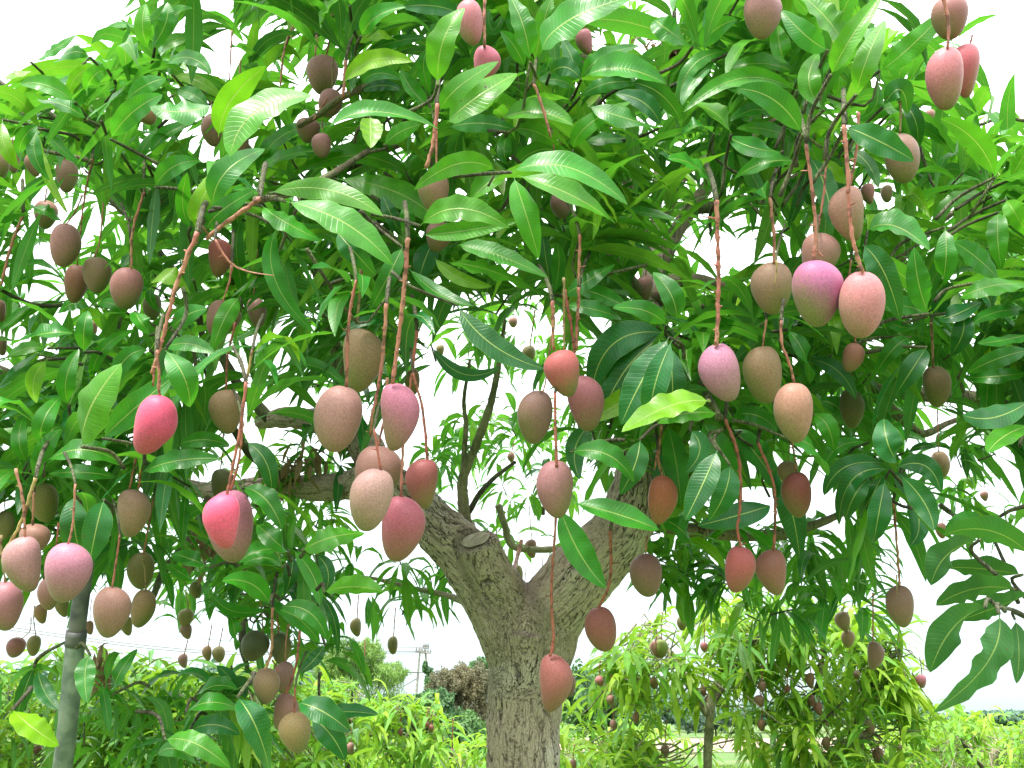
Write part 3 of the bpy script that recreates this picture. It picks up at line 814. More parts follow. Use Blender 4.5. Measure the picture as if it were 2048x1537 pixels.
# ------------------------------------------------------------------ fruit stalks: pixel points, width at both ends, depth, colour (None = pinkish brown)
STALKS = [
 ([(395,465),(350,580),(325,680),(303,748)],15,8,1.84,None), ([(314,700),(318,745),(322,790)],9,9,1.9,None), ([(311,725),(306,772)],7,6,1.86,None),
 ([(520,398),(460,440),(413,478)],14,12,1.9,None), ([(430,480),(455,520),(490,542),(548,552)],8,3,1.88,None), ([(464,530),(457,570),(450,600)],8,4,2.0,None),
 ([(288,383),(265,465),(258,540)],8,6,2.35,None), ([(262,478),(266,535)],7,5,2.4,None),
 ([(186,318),(168,400),(163,520)],8,4,2.7,None), ([(207,405),(200,480),(188,515)],5,5,2.6,None), ([(165,390),(150,425),(140,448)],5,4,2.5,None),
 ([(46,430),(20,500),(2,572)],9,7,2.6,None), ([(94,376),(92,402)],4,4,3.0,None),
 ([(492,765),(480,860),(462,950),(452,992)],10,8,1.68,'r'), ([(486,850),(478,920),(474,980)],7,7,2.0,'r'), ([(505,700),(492,765)],8,9,1.8,'y'),
 ([(712,560),(697,650),(686,772)],9,9,1.85,None), ([(816,476),(806,600),(793,762)],13,12,1.8,None),
 ([(773,608),(762,740),(745,830),(741,872)],11,8,1.9,None), ([(748,858),(757,938)],7,7,1.74,'r'),
 ([(834,662),(824,750),(818,800)],10,6,2.08,'r'), ([(825,745),(845,820),(850,918)],7,8,2.05,'r'), ([(806,892),(800,990)],8,8,1.86,None),
 ([(1105,602),(1107,700)],11,8,1.98,None), ([(1104,665),(1090,770),(1078,785)],4,5,2.1,None), ([(1158,575),(1152,700)],9,9,2.08,None), ([(1160,470),(1157,575)],9,8,2.1,None),
 ([(1110,785),(1113,925),(1110,935)],8,9,1.96,'r'), ([(1112,1036),(1103,1180),(1107,1280),(1103,1312)],7,8,2.18,'r'), ([(1106,1278),(1087,1318)],5,4,2.18,'r'),
 ([(1433,400),(1437,560),(1442,688)],13,12,1.88,None), ([(1540,395),(1548,470),(1552,526)],9,9,1.98,None), ([(1552,520),(1553,545),(1548,572)],6,3,1.92,'y'),
 ([(1612,290),(1626,400),(1632,480),(1636,524)],10,10,1.86,None), ([(1633,500),(1646,515)],7,5,1.86,None), ([(1632,505),(1620,508)],4,3,1.86,None),
 ([(1688,250),(1696,350),(1704,470),(1719,546)],13,11,1.70,None), ([(1714,520),(1726,536)],5,4,1.7,'y'),
 ([(1562,640),(1564,690),(1576,720),(1587,768)],9,7,1.9,None), ([(1533,640),(1532,694)],6,6,2.05,None), ([(1702,520),(1696,600),(1700,688)],6,5,2.2,None),
 ([(1862,645),(1866,735)],7,7,2.55,None), ([(1875,820),(1878,905)],4,3,3.3,None),
 ([(1450,838),(1476,910),(1481,1000),(1475,1055),(1479,1095)],10,8,2.12,'r'), ([(1515,885),(1545,960),(1551,1030),(1550,1102)],9,8,2.2,'r'),
 ([(1323,848),(1317,920),(1321,955)],8,6,2.25,None), ([(1315,900),(1309,940)],7,5,2.25,None),
 ([(1221,1060),(1220,1160),(1204,1216)],9,8,2.5,'r'), ([(1210,1190),(1180,1205)],4,2,2.5,'y'), ([(1294,1072),(1293,1112)],5,5,2.55,None),
 ([(1787,1000),(1796,1120),(1796,1175)],8,6,2.38,None), ([(1793,1150),(1794,1190)],4,3,2.36,'y'),
 ([(1886,-10),(1897,50),(1899,96)],10,8,1.83,None), ([(1945,70),(1935,92)],5,5,1.97,'r'), ([(969,-5),(974,95)],9,8,1.98,None),
 ([(874,208),(868,280),(852,335)],12,11,1.95,None), ([(873,262),(887,350)],7,5,2.1,None), ([(862,345),(875,440)],6,5,2.3,None),
 ([(692,120),(686,195)],9,9,2.3,None), ([(596,30),(570,95),(560,172)],7,6,2.5,None), ([(634,72),(630,112)],7,6,2.5,None), ([(464,62),(459,162)],5,4,2.8,None),
 ([(490,245),(478,292)],7,6,2.4,None), ([(655,195),(640,245)],5,5,2.5,None),
 ([(72,955),(40,1050),(0,1115)],11,8,1.9,'y'), ([(68,985),(62,1052)],7,6,2.1,None), ([(151,968),(145,1050),(130,1088)],7,6,1.82,None), ([(148,1040),(140,1090)],4,4,1.82,'r'),
 ([(283,908),(278,978)],8,7,2.3,'r'), ([(240,1070),(228,1178)],6,6,2.1,None), ([(306,1000),(300,1104)],6,6,2.55,None),
 ([(545,1215),(543,1300),(536,1342)],8,7,2.25,None), ([(545,1320),(558,1345)],5,4,2.3,None), ([(600,1260),(592,1330),(588,1385)],7,6,2.3,'r'), ([(590,1375),(592,1425)],6,5,2.25,'r'),
 ([(1068,168),(1085,215),(1102,275)],9,7,2.0,None), ([(1104,275),(1114,335)],6,5,2.2,None),
 ([(424,1250),(418,1293)],3,3,4.2,None), ([(446,1255),(440,1293)],3,3,4.2,None), ([(376,1280),(370,1308)],3,3,4.1,None),
 ([(717,1190),(715,1237)],3,3,4.3,None), ([(791,1215),(787,1273)],3,3,4.3,None), ([(1070,620),(1064,692)],5,4,4.5,'y'),
 ([(1029,880),(1024,906)],3,3,5.0,None), ([(1746,1185),(1747,1284)],5,4,3.2,None), ([(1689,1205),(1688,1224)],3,3,3.8,None),
 ([(1888,1010),(1886,1048)],2,2,4.2,None), ([(62,1235),(60,1262),(45,1275)],3,3,3.2,None), ([(307,585),(307,592)],5,4,3.2,None),
 ([(312,595),(338,745)],0,0,0,None),
]
STALKS = [s for s in STALKS if s[1] > 0]
# ------------------------------------------------------------------ leaves that can be told apart: base, middle, tip, width, tone (F before the depth = in front of the fruit)
HERO = """480 595 452 632 424 702 36 bF 2.2
55 412 92 424 126 446 26 mF 2.6
305 575 302 602 326 628 18 mF 2.9
150 990 150 1062 172 1142 50 d
208 1000 192 1060 178 1132 50 d
390 1395 430 1372 475 1380 30 m
372 1425 425 1405 485 1424 34 m
380 1462 430 1450 480 1470 34 d
430 1330 462 1360 478 1402 26 d
1010 20 985 60 975 5 22 c
700 12 730 -8 770 -10 30 m
640 60 655 20 690 -8 30 b
1385 95 1335 60 1310 40 44 b
1400 100 1430 60 1475 40 40 m
1800 205 1830 240 1835 300 30 d
1765 215 1800 180 1815 230 40 d
1740 250 1780 215 1800 245 30 b
1660 330 1690 370 1700 420 30 d
437 275 462 201 532 133 52 yF 1.8
638 192 515 222 460 314 58 bF 1.72
513 357 560 275 665 250 30 b
652 262 745 224 878 259 32 cF 1.8
513 357 573 312 690 303 34 b
589 352 715 312 832 360 38 b
672 358 800 388 886 456 54 b 1.68
538 387 655 380 767 433 42 b 1.75
570 403 690 447 787 532 58 b 1.68
525 413 573 446 642 481 38 b
484 440 474 520 507 652 28 m
554 455 550 560 632 668 36 m
382 455 365 410 375 345 32 c
390 455 402 405 447 325 38 y
415 460 440 425 515 378 42 m
425 415 452 345 530 298 48 m
310 375 345 335 398 322 36 m
312 120 345 85 390 72 24 b
330 130 380 116 423 150 30 m
345 150 400 165 445 200 24 y
350 180 385 190 415 215 30 m
298 100 285 55 292 8 30 b
300 100 330 50 335 5 30 m
310 95 345 35 385 18 30 b
425 210 360 224 300 213 40 m
294 330 330 272 398 246 24 c
273 352 285 300 321 253 18 c
240 305 300 266 362 287 22 c
221 279 265 225 325 190 42 c
252 200 290 172 332 157 34 c
150 206 95 172 40 169 34 b
175 240 120 208 70 205 34 m
75 258 70 310 100 362 24 c
75 258 84 330 137 430 22 y
82 235 110 285 172 337 20 c
5 240 12 300 48 345 26 y
80 250 45 280 42 325 26 m
62 125 100 105 152 70 18 m
0 158 30 150 62 143 20 y
180 115 145 105 106 130 24 c
215 140 185 155 172 192 30 b
195 135 155 152 135 196 24 y
876 170 886 84 929 16 52 bF 1.78
863 193 847 137 857 98 26 c
880 222 917 175 997 123 38 bF 1.78
894 246 952 197 1034 147 58 bF 1.84
896 256 962 247 1035 262 34 m
861 219 825 181 802 141 30 c
716 185 765 171 803 183 22 d
685 168 745 122 827 124 36 y
722 73 755 33 812 15 34 b
708 90 752 68 795 83 24 y
690 140 678 115 705 90 22 c
732 105 790 84 853 75 22 m
920 28 865 12 805 15 36 d
722 170 755 147 805 160 28 m
740 235 742 262 741 297 44 y
768 290 800 265 842 250 32 b
850 300 842 270 845 235 20 y
1060 125 1047 55 1020 -8 42 b
1068 125 1086 50 1103 -6 36 b
1083 105 1135 43 1270 -8 56 c 1.6
1049 135 1029 94 1000 62 30 c
1042 85 1025 45 1022 12 24 m
1070 150 1095 135 1100 116 26 c
1162 160 1205 115 1281 92 30 m
1162 160 1145 120 1125 76 30 d
1172 152 1244 138 1332 168 46 c
1160 195 1215 167 1285 167 28 m
1154 178 1112 160 1074 168 26 m
1100 148 1130 135 1162 158 34 d
1004 238 1075 224 1147 252 42 b
1128 232 1165 213 1203 185 17 y
1147 300 1175 252 1262 204 34 b
1025 258 1075 265 1118 295 30 b
1175 212 1255 238 1322 257 38 m
1322 255 1290 208 1230 187 36 d
1162 285 1215 279 1262 277 26 m
1260 165 1320 188 1362 243 38 d
1605 270 1550 202 1473 178 50 m
1462 270 1430 226 1373 205 38 b
1594 182 1480 158 1367 225 36 b
1602 152 1530 128 1450 140 30 b
1462 104 1388 130 1355 215 28 b
1435 118 1385 165 1365 212 26 m
1558 230 1510 220 1460 243 30 m
1597 287 1540 261 1472 258 28 b
1565 303 1510 297 1458 275 36 m
1595 325 1530 326 1466 360 36 b
1445 385 1455 325 1450 272 26 b
1425 378 1388 332 1335 318 36 b
1428 268 1385 255 1340 300 30 m
1648 220 1618 165 1638 105 40 b
1662 150 1700 80 1765 -12 42 b 1.65
1667 225 1676 185 1680 152 18 b
1712 190 1735 115 1770 40 44 b 1.65
1760 142 1820 95 1895 18 44 b 1.65
1690 95 1655 40 1600 -12 44 b
1655 100 1612 72 1562 20 44 m
1572 130 1560 95 1555 50 36 b
1627 245 1610 200 1590 155 26 m
1620 315 1650 375 1665 460 42 d
1618 330 1600 390 1577 455 24 d
1645 315 1670 345 1695 365 26 y
1690 253 1760 284 1828 322 50 F 1.9
1700 300 1735 328 1757 377 26 d
1710 240 1748 218 1755 168 24 c
1990 355 1950 282 1880 238 46 b
1985 393 1905 400 1862 480 26 b
2012 400 2032 430 2060 475 36 b
1998 425 1995 470 2003 542 38 b
2022 358 2040 325 2062 290 34 b
1985 372 1940 354 1880 386 16 c
1735 462 1790 453 1860 502 44 m
1022 345 1135 335 1256 410 46 b 1.75
1035 352 1140 390 1230 447 46 b 1.7
1022 343 1080 300 1145 318 34 b
1028 355 1052 430 1078 518 48 b 1.7
1018 338 1008 300 1018 262 26 c
1018 262 1030 268 1036 290 14 y
1010 352 970 372 935 412 38 b
992 343 918 328 828 380 42 F 1.8
840 452 920 418 1020 457 48 F 1.75
845 470 930 462 1038 442 36 F 1.95
813 470 815 435 815 408 28 c
805 475 782 430 765 390 28 d
868 480 850 520 838 562 44 d
868 515 918 557 985 573 26 y
815 535 880 590 945 612 28 m
915 490 990 508 1098 557 34 b
890 525 985 543 1085 590 32 b
805 495 778 550 738 624 36 m
675 465 705 500 752 552 42 d
915 612 985 690 1088 738 46 d 1.85
862 690 925 748 1003 733 26 d
1108 590 1118 530 1113 485 28 m
1103 580 1092 520 1085 460 26 d
1128 590 1172 564 1230 528 32 m
1140 572 1205 592 1257 618 32 m
1127 610 1190 620 1243 638 32 m
1333 652 1290 622 1225 617 38 m
1353 640 1342 590 1306 545 44 m
1335 668 1225 690 1182 805 60 d
1335 672 1255 735 1197 852 60 d
1338 675 1285 760 1242 850 60 d
1345 680 1310 770 1300 852 50 d
1340 690 1345 770 1345 850 46 d
1318 678 1325 735 1330 792 36 b
1315 772 1250 802 1172 847 48 y 1.85
1420 803 1340 812 1243 865 52 y 1.8
1436 828 1375 827 1315 846 38 b
1405 845 1438 895 1480 962 42 m
1462 855 1520 920 1577 1017 46 m
1335 850 1352 925 1362 1015 46 m
1140 905 1215 910 1268 965 42 m
1465 832 1515 832 1556 864 32 m
1435 900 1405 970 1370 1042 50 d
1460 930 1450 985 1418 1042 48 d
1380 860 1400 900 1372 945 40 d
1280 880 1270 930 1240 990 44 d
1300 900 1330 960 1300 1010 44 d
1180 850 1150 900 1160 960 40 d
1120 1015 1158 1105 1212 1177 52 m
1145 1005 1238 1030 1318 1060 44 m
1325 1040 1362 1060 1388 1098 42 m
1548 935 1580 1010 1600 1120 52 d
1545 1010 1480 1030 1395 1052 46 d
1635 800 1682 822 1702 875 36 m
1628 830 1655 853 1668 905 36 b
1580 880 1625 895 1655 952 36 m
1615 718 1675 742 1712 800 30 F 2.4
1575 660 1608 708 1620 768 32 m
1780 940 1705 960 1678 1052 36 d
1770 928 1690 935 1648 992 36 d
1795 925 1775 885 1768 838 50 d
1797 928 1775 905 1755 885 26 m
1790 937 1850 932 1882 987 40 d
1785 942 1815 980 1832 1032 30 d
1765 950 1745 990 1718 1037 36 d
1770 960 1757 1030 1747 1087 42 d
1740 955 1710 990 1690 1042 36 d
1800 950 1848 1005 1868 1062 44 d
1810 960 1838 1040 1820 1092 38 d
1738 886 1680 893 1648 937 26 c
1815 905 1845 893 1870 895 14 d
1800 920 1820 906 1843 920 22 c
1975 1048 1935 1038 1890 1060 30 m
2062 1112 1980 1062 1888 1070 54 d 1.7
2045 1150 1960 1138 1888 1136 46 d
2030 1180 1950 1178 1872 1212 52 d
2062 1188 1990 1216 1918 1242 46 d
1960 1080 1895 1110 1862 1172 52 d
1970 1215 1905 1258 1860 1346 60 d 1.72
1998 1228 1975 1325 1866 1425 58 d 1.7
2030 1240 2038 1300 2033 1368 32 d
1858 628 1838 570 1828 495 42 m
1890 455 1892 520 1882 575 38 m
1866 635 1885 600 1906 566 32 d
1855 630 1810 613 1765 618 36 m
1850 645 1810 656 1775 640 28 m
1875 640 1915 628 1962 604 36 d
1925 625 1925 668 1900 712 38 d
2062 568 1985 572 1921 596 42 b
2062 622 1995 624 1940 652 30 c
2000 560 1952 515 1908 485 44 m
2062 668 2010 680 1955 688 32 m
2062 700 1995 718 1935 747 36 m
2062 745 1995 753 1932 756 34 m
1725 490 1768 545 1800 642 50 d
1745 488 1785 540 1822 583 26 y
1822 675 1785 700 1750 752 32 c
1853 695 1825 738 1790 792 40 d
2062 800 1990 835 1925 830 46 d
2062 850 2010 872 1975 906 42 b
164 894 182 815 243 727 66 b 1.7
205 877 272 815 346 755 50 m
80 892 88 840 123 792 36 c
55 925 38 880 50 828 28 c
70 965 85 905 123 858 34 b
90 925 170 900 252 935 38 m
85 950 160 945 233 955 30 m
150 668 88 668 20 692 36 m
168 705 168 660 176 622 32 c
138 810 132 760 158 698 34 c
183 770 205 700 270 660 24 b
300 700 248 722 225 792 32 m
330 700 368 755 380 815 50 m
330 697 375 688 430 708 34 m
297 702 268 697 235 695 18 c
95 697 45 700 0 727 24 b
95 720 68 760 73 807 32 y
300 565 280 578 285 603 24 c
298 570 340 550 380 587 34 y
268 622 282 645 300 668 32 c
192 612 225 608 250 637 24 c
178 612 150 606 115 627 28 c
343 660 372 632 415 618 36 m
283 945 355 922 440 918 38 m
355 890 410 880 460 893 30 m
492 885 532 925 543 992 38 d
485 975 532 1000 565 1062 42 m
577 1107 545 1078 515 1050 38 m
585 1100 583 1065 590 1036 24 m
604 1102 660 1076 730 1066 44 b
585 1100 625 1150 640 1212 32 b
648 1184 705 1174 765 1184 42 b
560 1098 510 1105 478 1127 30 m
565 1135 530 1116 485 1130 30 m
540 1210 502 1168 443 1163 40 b
540 1212 510 1185 465 1172 24 m
540 1217 470 1224 425 1190 24 m
551 1208 555 1180 562 1153 24 m
555 1220 600 1240 640 1287 32 m
560 1215 618 1225 655 1282 36 m
585 1112 582 1150 568 1197 28 d
632 1110 655 1140 652 1182 28 d
420 1135 380 1118 343 1107 32 m
395 1165 360 1145 333 1127 22 c
460 1230 470 1265 472 1302 24 m
640 1190 668 1240 675 1312 18 d
650 1290 628 1320 600 1346 26 d
68 1335 48 1385 32 1442 28 d
75 1340 90 1385 118 1420 32 d
225 1390 240 1345 275 1298 26 m
180 1310 170 1350 175 1407 36 m
475 1395 512 1455 540 1545 56 d 1.75
500 1370 475 1378 450 1394 44 d
595 1405 648 1425 700 1464 48 d
640 1428 700 1424 757 1430 28 d
620 1435 660 1468 690 1522 46 d
330 1480 392 1488 462 1540 42 b
312 1510 350 1498 392 1527 30 m
25 1420 65 1455 118 1492 48 y"""
# ================================================================== SETTING
def ground_material():
    m, nt, out = new_mat("grassy_ground"); L = nt.links
    tc = N(nt, "ShaderNodeTexCoord")
    a = N(nt, "ShaderNodeTexNoise", i_Scale=0.35, i_Detail=6.0); L.new(tc.outputs['Object'], a.inputs['Vector'])
    b = N(nt, "ShaderNodeTexNoise", i_Scale=14.0, i_Detail=6.0); L.new(tc.outputs['Object'], b.inputs['Vector'])
    c = mix_col(nt, ramp(nt, b.outputs['Fac'], 0.3, 0.7), (0.045, 0.11, 0.02), (0.11, 0.19, 0.04))
    c = mix_col(nt, ramp(nt, a.outputs['Fac'], 0.5, 0.66, 0.0, 0.8), c, (0.20, 0.18, 0.09))
    bump = N(nt, "ShaderNodeBump", i_Strength=0.8, i_Distance=0.05); L.new(b.outputs['Fac'], bump.inputs['Height'])
    pb = N(nt, "ShaderNodeBsdfPrincipled", i_Roughness=0.95); L.new(c, pb.inputs['Base Color'])
    L.new(bump.outputs[0], pb.inputs['Normal']); L.new(pb.outputs[0], out.inputs[0]); return m
M_GROUND = ground_material()
M_SOIL = plain_mat("dry_pinkish_soil", (0.22, 0.165, 0.125), (0.33, 0.25, 0.19), 1.2, 0.95)

n = 60
gx = np.concatenate([-np.geomspace(600, 1, 30), np.geomspace(1, 600, 30)]); gy = np.concatenate([[-60, -20, -5], np.geomspace(1, 1500, 40)])
gv = np.array([(x, y, 0.06 * math.sin(x * 0.9) * math.sin(y * 0.7) if abs(x) < 30 and 0 < y < 30 else 0.0) for y in gy for x in gx])
gi = np.arange(len(gv)).reshape(len(gy), len(gx))
gf = np.stack([gi[:-1, :-1], gi[:-1, 1:], gi[1:, 1:], gi[1:, :-1]], -1).reshape(-1, 4)
tag(link("ground", mesh("ground", gv, gf, M_GROUND)), kind="structure")

def sheet(name, pts, z, mat):
    r = random.Random(5)
    bm = bmesh.new()
    vs = []
    for i in range(len(pts)):
        a, b = pts[i], pts[(i + 1) % len(pts)]
        for k in range(6):
            t = k / 6
            vs.append(bm.verts.new((a[0] + (b[0] - a[0]) * t + r.uniform(-.5, .5), a[1] + (b[1] - a[1]) * t + r.uniform(-.8, .8), z)))
    bm.faces.new(vs); me = bpy.data.meshes.new(name); bm.to_mesh(me); bm.free(); me.materials.append(mat)
    return tag(link(name, me), kind="structure")
sheet("bare_field", [(2, 44), (40, 44), (60, 78), (0, 78)], 0.02, M_SOIL)

mw, nt, out = new_mat("pond_water")
pb = N(nt, "ShaderNodeBsdfPrincipled", i_Roughness=0.08); pb.inputs['Base Color'].default_value = (0.10, 0.13, 0.10, 1)
nz = N(nt, "ShaderNodeTexNoise", i_Scale=3.0, i_Detail=2.0); tc = N(nt, "ShaderNodeTexCoord"); nt.links.new(tc.outputs['Object'], nz.inputs['Vector'])
bp = N(nt, "ShaderNodeBump", i_Strength=0.2, i_Distance=0.02); nt.links.new(nz.outputs['Fac'], bp.inputs['Height']); nt.links.new(bp.outputs[0], pb.inputs['Normal'])
nt.links.new(pb.outputs[0], out.inputs[0])
sheet("pond_water", [(-9, 12), (0.6, 12), (0.8, 32), (-9, 34)], 0.085, mw)

# grass beneath the orchard (one mass)
def grass(name, x0, x1, y0, y1, count, h, seed, parent=None):
    r = np.random.default_rng(seed)
    b = np.stack([r.uniform(x0, x1, count), y0 + (y1 - y0) * r.uniform(0, 1, count) ** 0.8, np.full(count, 0.0)], -1)
    hh = h * r.uniform(0.5, 1.4, count); a = r.uniform(0, 6.28, count); w = 0.008 + 0.0006 * b[:, 1]
    dx = np.stack([np.cos(a), np.sin(a), np.zeros(count)], -1) * w[:, None]
    lean = r.normal(0, 0.35, (count, 3)) * hh[:, None]; lean[:, 2] = 0
    V = np.stack([b - dx, b + dx, b + lean * 0.4 + [0, 0, 1] * hh[:, None] * 0.6 + dx * 0.7, b + lean * 0.4 + [0, 0, 1] * hh[:, None] * 0.6 - dx * 0.7, b + lean + [0, 0, 1] * hh[:, None]], 1)
    F4 = (np.array([0, 1, 2, 3])[None] + (np.arange(count) * 5)[:, None])
    F3 = (np.array([3, 2, 4, 4])[None] + (np.arange(count) * 5)[:, None])
    tint = np.repeat(np.stack([r.uniform(0, 1, count), r.uniform(0, 1, count), r.uniform(0, 1, count)], -1), 5, axis=0)
    me = mesh(name, V.reshape(-1, 3), F4, M_GRASS, False, None, tint)
    return tag(link(name, me, parent), kind="stuff")
tag(grass("grass", -9, 12, 3, 30, 26000, 0.22, 3), "short bright green grass growing under the orchard trees", "grass")

# ================================================================== MAIN TREE
TREE = tag(empty("mango_tree", P(1045, 1537, 3.0) * 1.0), "large mango tree with a forked cracked grey trunk, loaded with hanging fruit", "tree")
TREE.location = (TREE.location.x, TREE.location.y, 0.0)

def px_path(pts):
    """list of (px, py, depth, width_px) -> points, radii"""
    return [P(a, b, d) for a, b, d, w in pts], [w * 0.5 * d / FPX for a, b, d, w in pts]

TR = [
 [(1046, 1537 + 900, 3.05, 190), (1045, 1900, 3.02, 160), (1045, 1537, 3.0, 150), (1050, 1400, 3.0, 146), (1056, 1320, 3.0, 156), (1060, 1250, 3.0, 170)],
 [(1050, 1330, 3.0, 135), (1015, 1240, 3.0, 142), (975, 1170, 3.0, 128), (925, 1108, 3.0, 112), (868, 1050, 3.03, 98), (815, 1000, 3.1, 92), (752, 960, 3.15, 84), (700, 972, 3.2, 62), (640, 976, 3.24, 54), (570, 974, 3.3, 48), (500, 975, 3.38, 44), (430, 985, 3.5, 40), (340, 965, 3.6, 34)],
 [(1072, 1330, 3.0, 130), (1100, 1232, 2.98, 142), (1150, 1165, 2.95, 140), (1205, 1105, 2.92, 128), (1248, 1050, 2.92, 118), (1272, 985, 2.95, 108), (1285, 900, 3.05, 92), (1300, 800, 3.15, 80), (1305, 700, 3.25, 72), (1300, 600, 3.35, 52), (1312, 500, 3.42, 26)],
 [(1030, 1240, 2.98, 90), (1000, 1180, 2.95, 96), (970, 1125, 2.92, 90), (954, 1084, 2.90, 80)],
 [(770, 965, 3.15, 70), (735, 900, 3.25, 70), (690, 860, 3.3, 62), (630, 842, 3.35, 52), (570, 835, 3.42, 44), (520, 845, 3.5, 34)],
 [(905, 1090, 3.05, 40), (932, 1062, 3.12, 44), (930, 1045, 3.14, 34)],
]
mb = MB(); skel = []
for path in TR:
    p, q = px_path(path)
    pp, qq = smooth_path(p, q, len(p) * 9)
    skel.append((pp, qq))
    mb.add(*tube_arrays(pp, qq, 26, 0.0, None))
tmp = mb.build("trunk_tmp", M_TRUNK)
md = tmp.modifiers.new("r", 'REMESH'); md.mode = 'VOXEL'; md.voxel_size = 0.0055; md.use_smooth_shade = True
sm = tmp.modifiers.new("s", 'SMOOTH'); sm.iterations = 14; sm.factor = 0.6
bpy.context.view_layer.update()
dg = bpy.context.evaluated_depsgraph_get()
tme = bpy.data.meshes.new_from_object(tmp.evaluated_get(dg))
bpy.data.objects.remove(tmp)
tme.name = "trunk"
nv = len(tme.vertices)
co = np.empty(nv * 3, np.float32); tme.vertices.foreach_get("co", co); co = co.reshape(-1, 3).astype(float)
no = np.empty(nv * 3, np.float32); tme.vertices.foreach_get("normal", no); no = no.reshape(-1, 3).astype(float)
# bark frame: position in the frame of the nearest limb, blended between limbs
acc = np.zeros((nv, 3)); wsum = np.zeros(nv)
for k, (pp, qq) in enumerate(skel):
    al = np.concatenate([[0], np.cumsum(np.linalg.norm(np.diff(pp, axis=0), axis=1))])
    d2 = ((co[:, None, :] - pp[None]) ** 2).sum(-1)
    j = d2.argmin(1); dmin = np.sqrt(d2[np.arange(nv), j])
    tan = unit(np.gradient(pp, axis=0)); u = unit(np.cross(tan[0], [0.2, 1, 0.1])); fr = []
    for i in range(len(pp)):
        u = unit(u - (u @ tan[i]) * tan[i]); fr.append((u, np.cross(tan[i], u)))
    U = np.array([f[0] for f in fr])[j]; W = np.array([f[1] for f in fr])[j]
    rel = co - pp[j]
    loc = np.stack([(rel * U).sum(1), (rel * W).sum(1), al[j] + (rel * tan[j]).sum(1)], 1) + [0, 0, k * 0.37 * (k > 2)]
    w = np.exp(-(dmin / qq[j]) ** 2 * 5.0) + 1e-9
    acc += loc * w[:, None]; wsum += w
bark = acc / wsum[:, None]
crack = np.zeros(nv)
for i in range(nv):
    b = bark[i]; c = co[i]
    dx = noise.noise_vector(Vector(c) * 22.0) * 0.009
    e = 1e9
    for s1, s2, o_ in ((30, 5.5, 0.0), (52, 8.5, 7.3)):
        q = Vector(((b[0] + dx.x) * s1 + o_, (b[1] + dx.y) * s1, (b[2] + dx.z) * s2))
        e = min(e, abs(noise.noise(q)) * (1.0 if s1 == 30 else 1.25) + 0.25 * max(0, noise.noise(q * 0.5 + Vector((5, 5, 5)))))
    msk = noise.noise(Vector(c) * 4.0) * 0.5 + 0.55
    low = max(0.0, min(1.0, (c.z if hasattr(c, 'z') else c[2]) - 0.9))
    thr = (0.035 + 0.055 * max(0, min(1, msk))) * (0.55 + 0.45 * low)
    crack[i] = max(0.0, 1 - e / thr) * (0.35 + 0.65 * max(0, min(1, msk * 1.4)))
lump = np.array([noise.fractal(Vector(c) * 7.0, 0.6, 2.0, 4) for c in co])
co2 = co + no * (lump * 0.008 - crack * 0.008)[:, None]
tme.vertices.foreach_set("co", co2.astype(np.float32).ravel())
at = tme.attributes.new("bark", 'FLOAT_VECTOR', 'POINT'); at.data.foreach_set("vector", bark.astype(np.float32).ravel())
at = tme.attributes.new("crack", 'FLOAT', 'POINT'); at.data.foreach_set("value", crack.astype(np.float32))
tme.materials.clear(); tme.materials.append(M_TRUNK)
tme.polygons.foreach_set("use_smooth", np.ones(len(tme.polygons), dtype=bool)); tme.update()
link("trunk", tme, TREE)

# cut face of the sawn-off stub
cpt = P(949, 1072, 2.885)
m_cut = plain_mat("weathered_cut_wood", (0.40, 0.32, 0.25), (0.54, 0.46, 0.38), 60, 0.9)
mb = MB()
ring = []
ax = unit(np.array(P(954, 1084, 2.90)) - np.array(P(970, 1125, 2.92)))
u = unit(np.cross(ax, [1, 0, 0])); w = np.cross(ax, u)
c0 = np.array(P(951, 1079, 2.895))
V = []; nr, na = 5, 20
for k in range(nr):
    rr = 0.046 * k / (nr - 1)
    for a in range(na):
        th = a / na * 6.283
        V.append(c0 + ax * (0.004 - 0.004 * (k == nr - 1) + 0.0015 * math.sin(th * 5 + k)) + (u * math.cos(th) + w * math.sin(th)) * rr * (1 + 0.08 * math.sin(2 * th)))
F = [(k * na + a, k * na + (a + 1) % na, (k + 1) * na + (a + 1) % na, (k + 1) * na + a) for k in range(nr - 1) for a in range(na)]
mb.add(V, F); mb.build("cut_face", m_cut, TREE)

